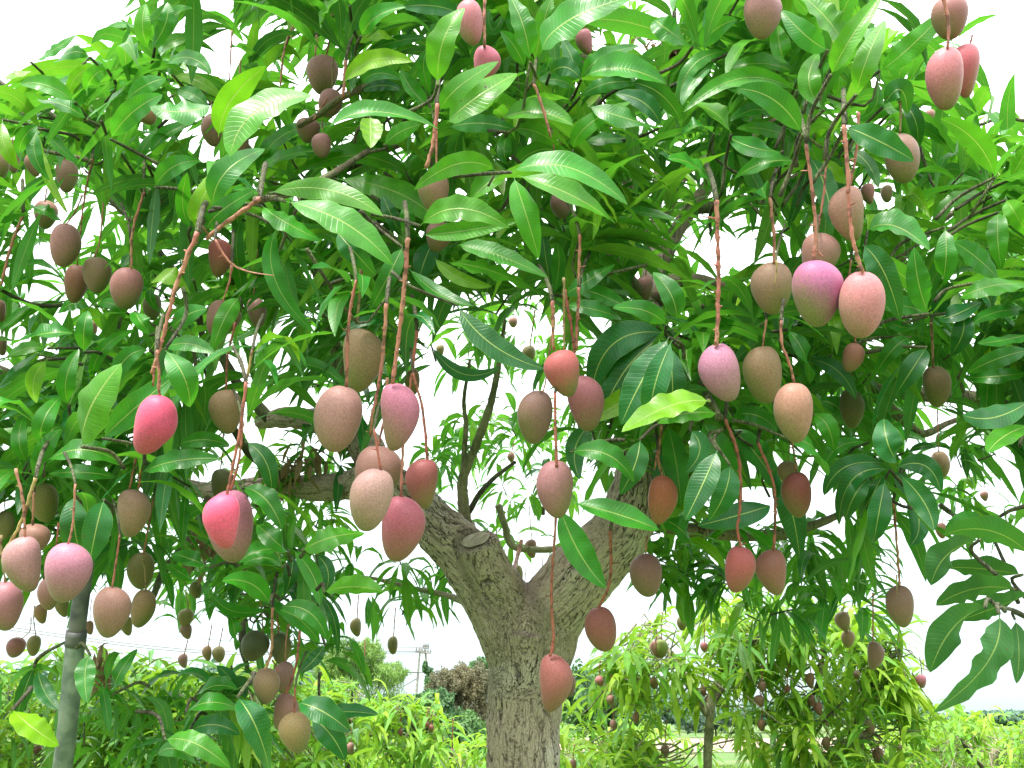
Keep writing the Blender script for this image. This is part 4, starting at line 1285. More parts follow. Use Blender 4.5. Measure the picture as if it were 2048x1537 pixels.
# heavier branches, each a part
BR = [
 ([(1262,1040,2.98,34),(1330,1052,2.95,28),(1400,1064,2.9,26),(1480,1070,2.9,25),(1560,1070,2.95,22),(1630,1050,3.0,18),(1700,1020,3.1,12),(1760,985,3.2,9)], M_LIMB),
 ([(1310,600,3.3,40),(1360,560,3.4,30),(1480,590,3.5,26),(1600,680,3.5,28),(1700,740,3.5,28),(1790,782,3.45,30),(1900,792,3.4,30),(2060,815,3.4,28),(2200,830,3.4,26)], M_LIMB),
 ([(1690,735,3.5,24),(1750,790,3.5,24),(1800,835,3.5,22),(1845,868,3.5,16),(1900,845,3.6,11),(1990,815,3.7,9)], M_LIMB),
 ([(1312,510,3.42,26),(1290,450,3.45,24),(1270,400,3.5,22),(1240,330,3.55,20),(1190,200,3.6,24),(1150,60,3.6,18)], M_LIMB),
 ([(1305,640,3.3,26),(1280,585,3.2,20),(1245,540,3.1,20),(1200,500,3.1,22),(1150,487,3.15,20),(1080,470,3.2,14)], M_LIMB),
 ([(1310,520,3.4,24),(1312,430,3.5,22),(1325,300,3.6,22),(1370,200,3.7,24),(1385,130,3.7,26),(1440,112,3.7,20),(1520,80,3.8,16)], M_YOUNG),
 ([(1370,190,3.7,22),(1335,145,3.7,24),(1300,160,3.75,18),(1240,180,3.8,12)], M_YOUNG),
 ([(1330,440,3.5,18),(1380,330,3.5,20),(1440,300,3.5,22),(1500,280,3.55,16),(1580,230,3.6,12)], M_LIMB),
 ([(931,1055,3.12,26),(926,1000,3.12,22),(927,955,3.12,20),(950,895,3.12,18),(975,830,3.12,16),(990,770,3.14,13),(1000,715,3.16,10),(1010,640,3.2,7)], M_YOUNG),
 ([(927,958,3.13,14),(929,900,3.15,11),(932,850,3.16,10),(928,800,3.18,8),(940,720,3.2,6)], M_YOUNG),
 ([(930,1040,3.16,12),(958,990,3.2,11),(990,955,3.3,9),(1030,925,3.4,7)], M_TWIG),
 ([(1300,560,3.4,40),(1380,420,3.6,30),(1480,300,3.8,24),(1600,190,3.9,18),(1720,60,4.0,12)], M_LIMB),
 ([(1380,420,3.6,24),(1500,400,3.5,20),(1640,330,3.4,16),(1760,260,3.4,12),(1860,180,3.4,8)], M_LIMB),
 ([(1290,450,3.5,18),(1180,350,3.4,20),(1080,260,3.2,16),(1000,170,3.1,12),(960,60,3.0,8)], M_LIMB),
 ([(1600,690,3.5,22),(1700,600,3.3,18),(1800,520,3.2,14),(1900,430,3.2,12),(1990,400,3.1,10)], M_LIMB),
 ([(660,640,3.35,24),(800,560,3.2,18),(900,480,3.1,14),(1000,420,3.0,10),(1030,360,2.6,8)], M_LIMB),
 ([(600,450,3.3,22),(480,430,3.2,18),(330,400,3.0,14),(200,330,2.9,10),(80,300,2.9,8)], M_LIMB),
 ([(800,290,2.8,10),(860,200,2.6,10),(900,120,2.6,8)], M_LIMB),
 ([(996,1010,3.9,14),(1008,1045,3.9,14),(1025,1092,3.9,14),(1080,1100,3.9,13),(1140,1099,3.9,12),(1200,1120,3.95,10)], M_YOUNG),
 ([(1043,1082,3.5,8),(1033,1120,3.4,8),(1020,1168,3.1,9)], M_STALK),
 ([(600,975,3.3,24),(520,925,3.1,18),(480,880,3.0,16),(420,760,2.9,14),(400,640,2.8,12),(385,560,2.7,9)], M_TWIG),
 ([(340,965,3.6,34),(240,900,3.6,28),(130,820,3.6,24),(20,750,3.5,20),(-120,700,3.5,16)], M_LIMB),
 ([(430,985,3.5,30),(380,1080,3.4,18),(330,1140,3.3,16),(308,1190,3.2,12),(296,1230,3.2,8)], M_TWIG),
 ([(540,840,3.45,24),(470,760,3.5,20),(420,660,3.5,18),(360,560,3.5,14),(290,470,3.5,12),(200,380,3.5,10)], M_TWIG),
 ([(700,865,3.3,36),(680,760,3.4,30),(650,600,3.4,26),(600,450,3.3,22),(520,330,3.2,18),(420,200,3.1,12),(370,120,3.0,8)], M_LIMB),
 ([(655,600,3.4,24),(700,480,3.2,20),(660,370,2.9,18),(730,320,2.8,16),(800,290,2.8,12)], M_LIMB),
 ([(598,252,2.55,12),(640,228,2.5,12),(690,192,2.45,14),(760,170,2.5,14),(850,180,2.6,14)], M_LIMB),
 ([(508,402,1.93,16),(545,395,1.95,14),(590,384,2.0,14),(660,350,2.15,13),(690,332,2.3,12),(740,300,2.5,12)], M_LIMB),
 ([(398,462,1.88,16),(405,440,1.95,14),(430,420,2.1,12),(480,400,2.4,10),(560,420,2.8,10)], M_TWIG),
 ([(0,165,2.9,8),(30,185,2.85,9),(90,222,2.8,12),(140,252,2.8,12),(190,258,2.75,9),(215,270,2.6,7),(205,310,2.5,5)], M_TWIG),
 ([(1345,-10,3.3,8),(1352,60,3.3,8),(1366,130,3.4,9)], M_TWIG),
 ([(1830,232,3.3,8),(1850,235,3.3,9),(1885,270,3.3,10),(1915,315,3.3,10),(1950,380,3.4,10)], M_TWIG),
 ([(2048,242,3.3,7),(2005,236,3.3,7),(1960,250,3.3,6)], M_TWIG),
 ([(1958,395,3.1,9),(1992,398,3.0,10),(1975,450,3.1,8),(1940,500,3.2,8)], M_TWIG),
 ([(0,755,3.2,10),(40,738,3.2,12),(85,722,3.2,10),(130,705,3.3,6)], M_LIMB),
 ([(38,738,3.2,6),(32,770,3.2,6),(22,800,3.2,5)], M_TWIG),
 ([(0,580,3.0,7),(45,602,3.0,8),(80,612,3.0,9),(140,610,3.1,8)], M_TWIG),
 ([(1440,838,2.1,16),(1420,800,2.15,14),(1400,760,2.3,13),(1365,700,2.7,12),(1350,660,2.9,12)], M_LIMB),
 ([(1880,1010,3.9,10),(1900,1025,3.9,10),(1925,1040,3.8,7)], M_TWIG),
 ([(2060,1010,3.6,9),(2020,1022,3.6,8),(1990,1040,3.6,5)], M_TWIG),
 ([(2060,1240,2.2,10),(2030,1222,2.0,8),(2000,1215,1.8,7)], M_TWIG),
 ([(1600,1100,3.3,8),(1640,1120,3.3,10),(1680,1148,3.4,11)], M_LIMB),
 ([(487,1240,2.9,14),(484,1290,2.8,14),(492,1325,2.8,10),(495,1345,2.8,9)], M_TWIG),
 ([(585,1115,2.5,10),(600,1180,2.5,8),(640,1240,2.6,5)], M_TWIG),
 ([(700,1150,3.6,5),(760,1160,3.6,7),(830,1178,3.5,9),(890,1190,3.4,12),(930,1205,3.2,14)], M_YOUNG),
 ([(130,1285,2.3,5),(85,1310,2.4,8),(68,1335,2.5,7),(50,1420,2.6,4)], M_TWIG),
]
allskel = [(pp, qq) for pp, qq in skel]
for k, (path, mat) in enumerate(BR):
    p, q = px_path(path)
    link_o = tube("branch", p, q, mat, TREE, sides=12, bump=0.10, seed=k, n=len(p) * 7)
    pp, qq = smooth_path(p, q, len(p) * 5); allskel.append((pp, qq))
SK = np.concatenate([a for a, b in allskel])

# ------------------------------------------------------------------ mangoes
mesh_cache = {}
fruit = []       # x, y, w, h, depth for keeping leaves clear
RND = random.Random(4)
def make_mango(rec, depth, group, real=0.118):
    x, y, w, h, tilt, c, beak, label = rec
    d = depth if depth else FPX * real / h
    L_ = h * d / FPX
    asp = round(min(1.0, max(0.55, w / h)) * 20) / 20
    if h > 55: key = (asp, beak, int(x * 7 + y) % 6)
    else: key = (asp, 0.0, int(x) % 2)
    if key not in mesh_cache:
        bk = key[1] if key[1] else (0.05, -0.04, 0.09, -0.07, 0.02, -0.10)[key[2]]
        mesh_cache[key] = mango_mesh("mango", key[0], bk, (key[2] - 2.5) * 0.7, hash((key[0], key[2])) % 999)
    o = bpy.data.objects.new("mango", mesh_cache[key])
    col.objects.link(o)
    top = P(x - math.sin(R(tilt)) * h * 0.5, y - math.cos(R(tilt)) * h * 0.5, d)
    o.location = top
    # local -Z runs to the tip; keep it nearly plumb with the photographed tilt
    zc = (P(x - math.sin(R(tilt)) * h * .5, y - math.cos(R(tilt)) * h * .5, d) - P(x + math.sin(R(tilt)) * h * .5, y + math.cos(R(tilt)) * h * .5, d)).normalized()
    yc = (FWD - zc * FWD.dot(zc)).normalized(); xc = yc.cross(zc)
    M = Matrix((xc, yc, zc)).transposed()
    o.rotation_euler = (M @ Matrix.Rotation(R(RND.uniform(-25, 25)), 3, 'Z')).to_euler()
    # lens foreshortening of an axis seen from below is already inside h
    o.scale = (L_,) * 3
    cc = MCOL[c]; j = RND.uniform(0.88, 1.08)
    hot = c == 'P'
    o.color = (cc[0] * (0.95 if hot else 0.82) * j, cc[1] * (0.9 if hot else 0.76) * j, cc[2] * (1.1 if hot else 0.98) * RND.uniform(.92, 1.1), min(1, cc[3] + .1))
    tag(o, label, "mango", group)
    fruit.append((x, y, w, h, d, R(tilt)))
    return o, top, d
tops = []
for rec in MANGOES:
    x, y, w, h, tilt, c, d, beak, label = rec
    o, top, dd = make_mango((x, y, w, h, tilt, c, beak, label), d, G_TREE)
    tops.append((x - math.sin(R(tilt)) * h * .5, y - math.cos(R(tilt)) * h * .5, dd, h, x, y))

# ------------------------------------------------------------------ fruit stalks: knobbly tubes
def stalk(pts, w0, w1, d, colour, parent, seed, name="fruit_stalk", knobs=True):
    r = np.random.default_rng(seed)
    pp = [P(a, b, d) for a, b in pts]
    w = np.linspace(w0, w1, len(pts)) * 0.35 * d / FPX
    length = sum((pp[i + 1] - pp[i]).length for i in range(len(pp) - 1))
    nseg = max(8, int(length / 0.008))
    p, q = smooth_path(pp, w, nseg)
    p = p + r.normal(0, 0.0006, p.shape) * (q[:, None] / 0.004)
    q = q * (1 + 0.15 * np.sin(np.arange(nseg) * 1.9) + r.uniform(-0.12, 0.12, nseg))
    m = MB(); m.add(*tube_arrays(p, q, 8, 0.05, r))
    if knobs and w0 >= 5:
        tan = unit(np.gradient(p, axis=0))
        for i in range(2, nseg - 1, 2):
            a = i * 2.4 + r.uniform(-.5, .5)
            u = unit(np.cross(tan[i], [0.1, 1, 0.2])); v = np.cross(tan[i], u)
            dv = unit(u * math.cos(a) + v * math.sin(a) - tan[i] * 0.2)
            b0 = p[i] + dv * q[i] * 0.7; ln = q[i] * (r.uniform(0.6, 1.4) if r.random() < .85 else r.uniform(2.5, 5))
            m.add(*tube_arrays(np.array([b0, b0 + dv * ln * 0.6, b0 + dv * ln]), np.array([q[i] * 0.42, q[i] * 0.34, q[i] * 0.2]), 5))
    o = m.build(name, M_STALK, parent)
    if colour == 'r': o.color = (0.36, 0.075, 0.06, 0.35)
    elif colour == 'y': o.color = (0.36, 0.32, 0.10, 0.25)
    elif colour == 'g': o.color = (0.20, 0.20, 0.07, 0.3)
    else: o.color = (0.40, 0.16, 0.12, 0.8)
    return o
stalk_px = []
ends = []
for k, (pts, w0, w1, d, c) in enumerate(STALKS):
    # hang from the depth of the fruit it ends on
    ex, ey = pts[-1]
    best = min(tops, key=lambda t: (t[0] - ex) ** 2 + (t[1] - ey) ** 2)
    if (best[0] - ex) ** 2 + (best[1] - ey) ** 2 < 18 ** 2 and abs(best[2] - d) < 0.8:
        ends.append(best); d = min(d, best[2]) if abs(best[2] - d) > 0.02 else best[2]
        pts = pts[:-1] + [(best[0], best[1] + 3)]
    stalk(pts, w0, w1, d, c, TREE, k)
    if w0 >= 6 and pts[0][1] > 30:      # the leafy shoot the stalk springs from
        hx, hy = pts[0]; q0 = P(hx, hy + 2, d); sx_ = RND.uniform(-22, 22); q1 = P(hx + sx_ * .25, hy - 22, d + 0.02); q2 = P(hx + sx_ * .7, hy - 48, d + 0.10); q3 = P(hx + sx_ * 1.3, hy - 70, d + 0.22)
        rr0 = w0 * 0.37 * d / FPX
        tube("shoot", [q0, q1, q2, q3], [rr0, rr0 * 1.1, rr0 * 1.1, rr0 * 1.2], M_TWIG, TREE, 8, 18, 0.12, k)
    for i in range(len(pts) - 1):
        f = min(0.9, 22 / max(1, math.hypot(pts[1][0] - pts[0][0], pts[1][1] - pts[0][1]))) if i == 0 and len(pts) > 1 and w0 >= 6 else 0
        stalk_px.append((pts[i][0] + (pts[i + 1][0] - pts[i][0]) * f, pts[i][1] + (pts[i + 1][1] - pts[i][1]) * f, pts[i + 1][0], pts[i + 1][1], w0 * 0.5 + 2, d))
for k, t in enumerate(tops):
    if t in ends: continue
    h = t[3]; L = h * RND.uniform(0.8, 1.8)
    xx = t[0] + RND.uniform(-.15, .15) * L
    pts = [(xx, t[1] - L), ((xx + t[0]) / 2 + RND.uniform(-.05, .05) * L, t[1] - L * 0.5), (t[0], t[1] + 2)]
    stalk(pts, max(2.5, h * 0.085), max(2, h * 0.06), t[2], RND.choice([None, 'r', 'g']), TREE, 500 + k, knobs=h > 60)

# rosettes at the heads of the stalks get a dark twig running back into the crown
def nearest_skel(p, minup=None):
    dd = np.linalg.norm(SK - p, axis=1) + 0.6 * np.maximum(0, SK[:, 2] - p[2] - 0.1)
    return SK[dd.argmin()]

# ------------------------------------------------------------------ hero leaves
FR = np.array([(f[0], f[1], f[2] * .5, f[3] * .5, f[4], f[5]) for f in fruit])
SP = np.array(stalk_px)
def leaf_clear_depth(b, m, t, w, d):
    """push a leaf behind the fruit and stalks it would cover"""
    B, M_, T = (np.array(v, float) for v in (b, m, t)); C = 2 * M_ - (B + T) / 2
    s = np.linspace(0.05, 1, 14)[:, None]
    c = (1 - s) ** 2 * B + 2 * s * (1 - s) * C + s ** 2 * T
    hw = w * 0.42 * np.sin(np.pi * s[:, 0] ** .86) ** .7
    for fx, fy, fw, fh, fd, ti in FR:
        if fd > d + 0.6: continue
        dx, dy = c[:, 0] - fx, c[:, 1] - fy
        dx2 = dx * math.cos(ti) - dy * math.sin(ti); dy2 = dx * math.sin(ti) + dy * math.cos(ti)
        k = (dx2 / (fw + hw)) ** 2 + (dy2 / (fh + hw)) ** 2
        if (k < 0.93).any(): d = max(d, fd + 0.10)
    for x0, y0, x1, y1, ww, sd in SP:
        if sd > d + 0.3: continue
        ab = np.array([x1 - x0, y1 - y0]); L2 = (ab ** 2).sum() + 1e-6
        q = c[3:]; tt = np.clip(((q - [x0, y0]) @ ab) / L2, 0, 1)
        dist = np.linalg.norm(q - ([x0, y0] + tt[:, None] * ab), axis=1)
        if (dist < ww + hw[3:] * 0.7).sum() >= 1: d = max(d, sd + 0.05)
    return d
hero_px = []
ZS = 4
zbuf = np.full((1537 // ZS + 40, 2048 // ZS + 40), 99.0)     # nearest hero leaf, so that filling leaves stay behind
def stamp(b, m, t, w, d):
    B, M_, T = (np.array(v, float) for v in (b, m, t)); C = 2 * M_ - (B + T) / 2
    s = np.linspace(0.12, 0.97, 40)[:, None]
    c = (1 - s) ** 2 * B + 2 * s * (1 - s) * C + s ** 2 * T
    hw = w * 0.46 * np.sin(np.pi * s[:, 0] ** .86) ** .8
    for (x, y), h_ in zip(c, hw):
        x0, x1 = int((x - h_) / ZS) + 20, int((x + h_) / ZS) + 20; y0, y1 = int((y - h_) / ZS) + 20, int((y + h_) / ZS) + 20
        if x1 < 0 or y1 < 0: continue
        v = zbuf[max(0, y0):y1 + 1, max(0, x0):x1 + 1]; np.minimum(v, d, out=v)
def hidden_hero(px, py, d):
    xi = np.clip((px / ZS).astype(int) + 20, 0, zbuf.shape[1] - 1); yi = np.clip((py / ZS).astype(int) + 20, 0, zbuf.shape[0] - 1)
    ok = (px > -70) & (px < 2110) & (py > -70) & (py < 1600)
    z = zbuf[yi, xi]; return ok & (z < 90) & (d < z + 0.03)
for k, row in enumerate(HERO.strip().splitlines()):
    f = row.split()
    bx, by, mx, my, tx, ty, w = map(float, f[:7]); tone = f[7]
    front = tone.endswith('F')
    if len(tone) == 2: tone = tone[0]
    if tone == 'F': tone = 'b' if by < 480 and bx > 800 and bx < 1300 else 'd'
    d = float(f[8]) if len(f) > 8 else min(2.7, 1.72 + max(0, 50 - w) * 0.022 + ((k * 37) % 11) * 0.008)
    if tone == 'd' and len(f) <= 8: d += 0.12
    if front and len(f) <= 8: d = 1.74
    if not front: d = leaf_clear_depth((bx, by), (mx, my), (tx, ty), w, d)
    hero_leaf((bx, by, mx, my, tx, ty, w, tone, d, k), TREE)
    hero_px.append((bx, by, d)); stamp((bx, by), (mx, my), (tx, ty), w, d)
# ------------------------------------------------------------------ the rest of the crown
# low edge of the crown and openings in it, in the photograph's pixels (at crown distance)
LOWX = [-400, 0, 120, 220, 300, 480, 640, 700, 760, 880, 1000, 1120, 1180, 1260, 1400, 1560, 1640, 1700, 1800, 1870, 2048, 2500]
LOWY = [1100, 1060, 1080, 1180, 1100, 1270, 1200, 1060, 900, 640, 620, 640, 960, 1090, 1130, 1170, 1190, 1230, 1060, 1010, 1050, 1100]
TOPX = [-400, 0, 60, 120, 200, 240, 262, 385, 400, 452, 456, 1225, 1240, 1340, 1360, 1740, 1760, 1860, 1870, 1945, 1960, 2048, 2500]
TOPY = [200, 150, 130, 105, 70, 20, -400, -400, 160, 170, -400, -400, 100, 100, -400, -400, 60, 70, -20, 60, 190, 215, 230]
HOLES = [ # x, y, rx, ry, how much of the foliage stays
 (980, 800, 95, 170, .30), (1190, 690, 26, 70, 0), (1470, 520, 100, 45, .12), (1400, 470, 50, 35, .5), (1660, 1005, 55, 70, .05),
 (1560, 960, 30, 40, .3), (1760, 1130, 70, 45, .3), (1900, 985, 70, 60, .25), (1960, 1010, 90, 40, .15), (2000, 960, 60, 80, .25), (600, 245, 38, 26, .15),
 (505, 275, 30, 22, .1), (420, 500, 26, 34, .15), (90, 430, 50, 40, .45), (60, 540, 60, 50, .5), (190, 470, 70, 60, .5), (90, 660, 60, 40, .5), (370, 520, 60, 50, .4),
 (430, 700, 60, 60, .5), (320, 620, 50, 40, .5), (560, 630, 40, 30, .6), (620, 730, 30, 20, .4), (520, 870, 40, 30, .3), (1290, 60, 60, 60, .1), (1350, 170, 50, 60, .4), (1330, 430, 50, 50, .8),
 (1640, 240, 50, 50, .5), (1750, 200, 50, 60, .6), (1950, 250, 90, 60, .45), (1880, 440, 60, 50, .5), (1900, 590, 50, 60, .5), (1550, 420, 40, 40, .6), (1730, 480, 50, 60, .6),
 (700, 1040, 90, 60, .1), (1040, 720, 70, 90, .35), (280, 1140, 60, 60, .3), (1620, 880, 60, 60, .5), (1500, 1020, 100, 30, .15), (1850, 870, 60, 40, .4),
 (480, 960, 120, 60, .5), (600, 910, 120, 110, .12), (1600, 1120, 80, 60, .5),
]
def keep_prob(px, py):
    lo = np.interp(px, LOWX, LOWY); hi = np.interp(px, TOPX, TOPY)
    p = np.where((py < lo) & (py > hi), 1.0, 0.0)
    p = np.where((py >= lo) & (py < lo + 45), 0.25, p)
    for x, y, rx, ry, k in HOLES:
        e = ((px - x) / rx) ** 2 + ((py - y) / ry) ** 2
        p = np.where(e < 1, p * k, p)
    return p
def blocked(px, py, d, margin=4):
    """True where a point would hide fruit, stalks or the trunk"""
    out = np.zeros(px.shape, bool)
    for fx, fy, fw, fh, fd, ti in FR:
        dx, dy = px - fx, py - fy
        dx2 = dx * math.cos(ti) - dy * math.sin(ti); dy2 = dx * math.sin(ti) + dy * math.cos(ti)
        out |= ((dx2 / (fw + margin)) ** 2 + (dy2 / (fh + margin)) ** 2 < 1) & (d < fd + 0.07)
    for x0, y0, x1, y1, ww, sd in SP:
        ab = np.array([x1 - x0, y1 - y0]); L2 = (ab ** 2).sum() + 1e-6
        t = np.clip(((px - x0) * ab[0] + (py - y0) * ab[1]) / L2, 0, 1)
        dist = np.hypot(px - (x0 + t * ab[0]), py - (y0 + t * ab[1]))
        out |= (dist < ww + margin) & (d < sd + 0.05)
    for pp, qq in skel[:4]:
        sx, sy, sd = project(pp)
        for i in range(0, len(pp), 2):
            if sy[i] < 985: continue
            out |= (np.hypot(px - sx[i], py - sy[i]) < qq[i] / sd[i] * FPX) & (d < sd[i])
    return out

def crown_layer(count, dlo, dhi, seed, per, ln, hw, droop, y0=-420, y1=1230, x0=-420, x1=2470, prob=1.0, boost=None, power=1.0, mid=None):
    r = np.random.default_rng(seed)
    px = r.uniform(x0, x1, count * 3); py = r.uniform(y0, y1, count * 3)
    d = dlo + (dhi - dlo) * r.uniform(0, 1, count * 3) ** power
    k = keep_prob(px, py) * prob
    if boost is not None: k = k * boost(px, py)
    ok = r.uniform(0, 1, len(px)) < k
    px, py, d = px[ok][:count], py[ok][:count], d[ok][:count]
    C_ = nC + nF * d[:, None] + nR * ((px - 1024) / FPX * d)[:, None] + nU * (-(py - 768.5) / FPX * d)[:, None]
    c0 = np.array([0.1, 3.0, 2.0])
    ax = unit((C_ - c0) * [1, 0.6, 0.5] + np.array([0, 0, 0.55]) + r.normal(0, 0.35, C_.shape))
    return C_, ax

def finish_leaves(C_, ax, seed, per, ln, hw, droop, holes=True, tone=(0.75, 0.35)):
    r = np.random.default_rng(seed)
    B, D, length, halfw, dr, roll, fold, ID = rosettes(C_, ax, r, per, ln, hw, droop, (-0.25, 1.0))
    vw = unit(C_ - nC)[ID]; D = unit(D - 0.6 * (D * vw).sum(1, keepdims=True) * vw)
    bend = r.normal(0, 0.4, B.shape) * [1, 1, 0.3]
    V, F, UV, cl = gen_leaves(B, D, length, halfw, dr, roll, fold, r, bend=bend)
    px, py, d = project(cl[:, [3, 5, 8]])
    bl = np.zeros(len(B), bool)
    for j in (2, 4, 6, 8):
        a, b, c = project(cl[:, j]); bl |= blocked(a, b, c, 10 if j < 8 else 3) | hidden_hero(a, b, c)
    for j in (3, 4, 5, 6):
        for e in (0, 2):
            a, b, c = project(V[:, j * 3 + e]); bl |= hidden_hero(a, b, c)
    if holes:
        kp = keep_prob(px[:, 1], py[:, 1]); kt = keep_prob(px[:, 2], py[:, 2])
        bl |= r.uniform(0, 1, len(B)) > np.maximum(kp, 0.05) ** 0.8
        bl |= (kt < 0.3) & (r.uniform(0, 1, len(B)) > 0.35)
    bl |= (d.min(1) < 1.55)
    ok = ~bl
    tv = np.clip(r.normal(tone[0], tone[1], len(C_))[ID] + r.normal(0, 0.12, len(B)), 0, 2.0)
    old = r.uniform(0, 1, len(B)) < 0.03; tv[old] = 1.9
    tint = np.stack([tv, np.clip(r.normal(0.5, 0.15, len(B)), 0, 1), r.uniform(0, 1, len(B))], -1)
    return V[ok], F, UV, tint[ok], ID[ok], ok.sum()

def twig_stuff(C_, ax, used, seed, parent, name="twigs", mat=None):
    r = np.random.default_rng(seed)
    m = MB()
    for i in used:
        if r.random() < 0.68: continue
        c, a = C_[i], ax[i]
        tgt = nearest_skel(c - a * 0.1 + r.normal(0, 0.5, 3))
        L = np.linalg.norm(tgt - c)
        mid_ = c - a * min(0.08, L * 0.4) + (tgt - c) * 0.04
        end = c + (tgt - c) * min(1.0, 0.17 / max(L, 0.01)) + r.normal(0, 0.03, 3)
        p, q = smooth_path([c, mid_, end], [0.0025, 0.0035, 0.0045], 7)
        px, py, d = project(p)
        if blocked(px, py, d, 3).any(): 
            p, q = p[:2], q[:2]
            if blocked(px[:2], py[:2], d[:2], 3).any(): continue
        if (keep_prob(px, py) < 0.6).any(): p, q = p[:3], q[:3]
        m.add(*tube_arrays(p, q, 5, 0.1, r))
    o = m.build(name, mat or M_TWIG, parent); o["kind"] = "stuff"; return o

allV, allT, RC, RA = [], [], [], []
layers = [ # count, depth range, seed, per whorl, length, half width, droop, y range, tone
 (190, 2.15, 2.75, 21, (9, 14), (0.19, 0.29), (0.0165, 0.022), (0.6, 2.0), (-420, 1200), (0.85, 0.5)),
 (380, 2.7, 3.5, 22, (10, 15), (0.19, 0.28), (0.0165, 0.022), (0.6, 2.0), (-420, 1230), (0.75, 0.45)),
 (400, 3.4, 4.6, 23, (9, 14), (0.17, 0.26), (0.0165, 0.023), (0.6, 1.8), (-420, 1150), (0.8, 0.5)),
]
for (cnt, dlo, dhi, sd, per, ln, hw, dr, yr, tone) in layers:
    C_, ax = crown_layer(cnt, dlo, dhi, sd, per, ln, hw, dr, yr[0], yr[1])
    V, F, UV, T, ID, nn = finish_leaves(C_, ax, sd + 50, per, ln, hw, dr, tone=tone)
    allV.append(V); allT.append(T)
    used = [i for i in np.unique(ID) if (ID == i).sum() >= 4]
    RC.append(C_[used]); RA.append(ax[used])
# more leaves in the whorls that carry the hero leaves and the fruit stalks
wc = []
for (bx, by, d) in hero_px:
    if all((bx - a) ** 2 + (by - b) ** 2 > 30 ** 2 for a, b, _ in wc): wc.append((bx, by, d))
for (pts, w0, w1, d, c) in STALKS:
    a, b = pts[0]
    if w0 >= 6 and all((a - x) ** 2 + (b - y) ** 2 > 26 ** 2 for x, y, _ in wc) and b > 20: wc.append((a, b, d)); wc.append((a, b - 12, d))
wc = [w for w in wc if -60 < w[0] < 2110 and -60 < w[1] < 1480 and keep_prob(np.array([w[0]]), np.array([w[1]]))[0] > 0.2]
rq = np.random.default_rng(77)
C_ = np.array([list(P(a, b, d + 0.05 + 0.10 * rq.random())) for a, b, d in wc])
ax = unit(rq.normal(0, 0.35, C_.shape) + [0, -0.25, 0.55])
V, F, UV, T, ID, nn = finish_leaves(C_, ax, 78, (9, 14), (0.20, 0.30), (0.018, 0.024), (0.6, 1.9), tone=(0.95, 0.45))
allV.append(V); allT.append(T); RC.append(C_); RA.append(ax)
# far side of the crown seen through its open middle and along its hem: smaller, sparser
def open_mid(px, py):
    return np.clip(np.exp(-((px - 980) / 140.0) ** 2 - ((py - 800) / 260.0) ** 2) + 0.25, 0, 1)
r = np.random.default_rng(91)
far = []
for (x0, x1, y0, y1, n, d0, d1) in [(860, 1160, 600, 1000, 60, 4.0, 6.0), (900, 1180, 1010, 1120, 9, 3.6, 4.4), (420, 720, 860, 1180, 22, 3.2, 4.2), (690, 960, 1100, 1210, 10, 3.4, 4.2),
                                     (340, 470, 1080, 1240, 12, 3.6, 4.2), (1480, 1760, 1080, 1240, 18, 3.0, 3.9), (1620, 1800, 1130, 1230, 8, 3.2, 3.8), (1860, 2048, 900, 1060, 10, 3.6, 4.6),
                                     (1360, 1560, 520, 640, 12, 4.4, 5.2), (1300, 1420, 440, 620, 7, 4.2, 4.8), (470, 700, 1150, 1290, 14, 2.6, 3.2), (1290, 1500, 1080, 1180, 12, 2.9, 3.4), (0, 330, 960, 1180, 16, 2.5, 3.2),
                                     (1230, 1420, 20, 240, 9, 4.2, 4.8), (240, 520, 1350, 1540, 12, 2.2, 2.8), (0, 260, 1330, 1530, 5, 2.4, 2.9)]:
    px = r.uniform(x0, x1, n); py = r.uniform(y0, y1, n); d = r.uniform(d0, d1, n)
    far.append(nC + nF * d[:, None] + nR * ((px - 1024) / FPX * d)[:, None] + nU * (-(py - 768.5) / FPX * d)[:, None])
C_ = np.concatenate(far); ax = unit(r.normal(0, 0.5, C_.shape) + [0, 0, 0.35])
V, F, UV, T, ID, nn = finish_leaves(C_, ax, 92, (7, 12), (0.13, 0.2), (0.014, 0.02), (0.8, 1.9), holes=False, tone=(0.95, 0.4))
allV.append(V); allT.append(T); RC.append(C_[np.unique(ID)]); RA.append(ax[np.unique(ID)])
V = np.concatenate(allV); T = np.concatenate(allT)
print("crown leaves", len(V))
# sort by size on the picture; the few largest complete the 300 single leaves
HL = len(hero_px)
pxs, pys, ds = project(V.mean(1))
vis = (pxs > 0) & (pxs < 2048) & (pys > 0) & (pys < 1537)
score = np.where(vis, 1 / ds, 0)
order = np.argsort(-score)
nsing = max(0, 300 - HL)
for i in order[:nsing]:
    me = mesh("leaf", V[i], F, M_LEAF, True, UV, np.repeat(T[i:i + 1], V.shape[1], axis=0)); link("leaf", me, TREE)
leaves_to_object("foliage", V[order[nsing:]], F, UV, T[order[nsing:]], M_LEAF, TREE, "stuff")
twig_stuff(np.concatenate(RC), np.concatenate(RA), range(sum(len(c) for c in RC)), 5, TREE)
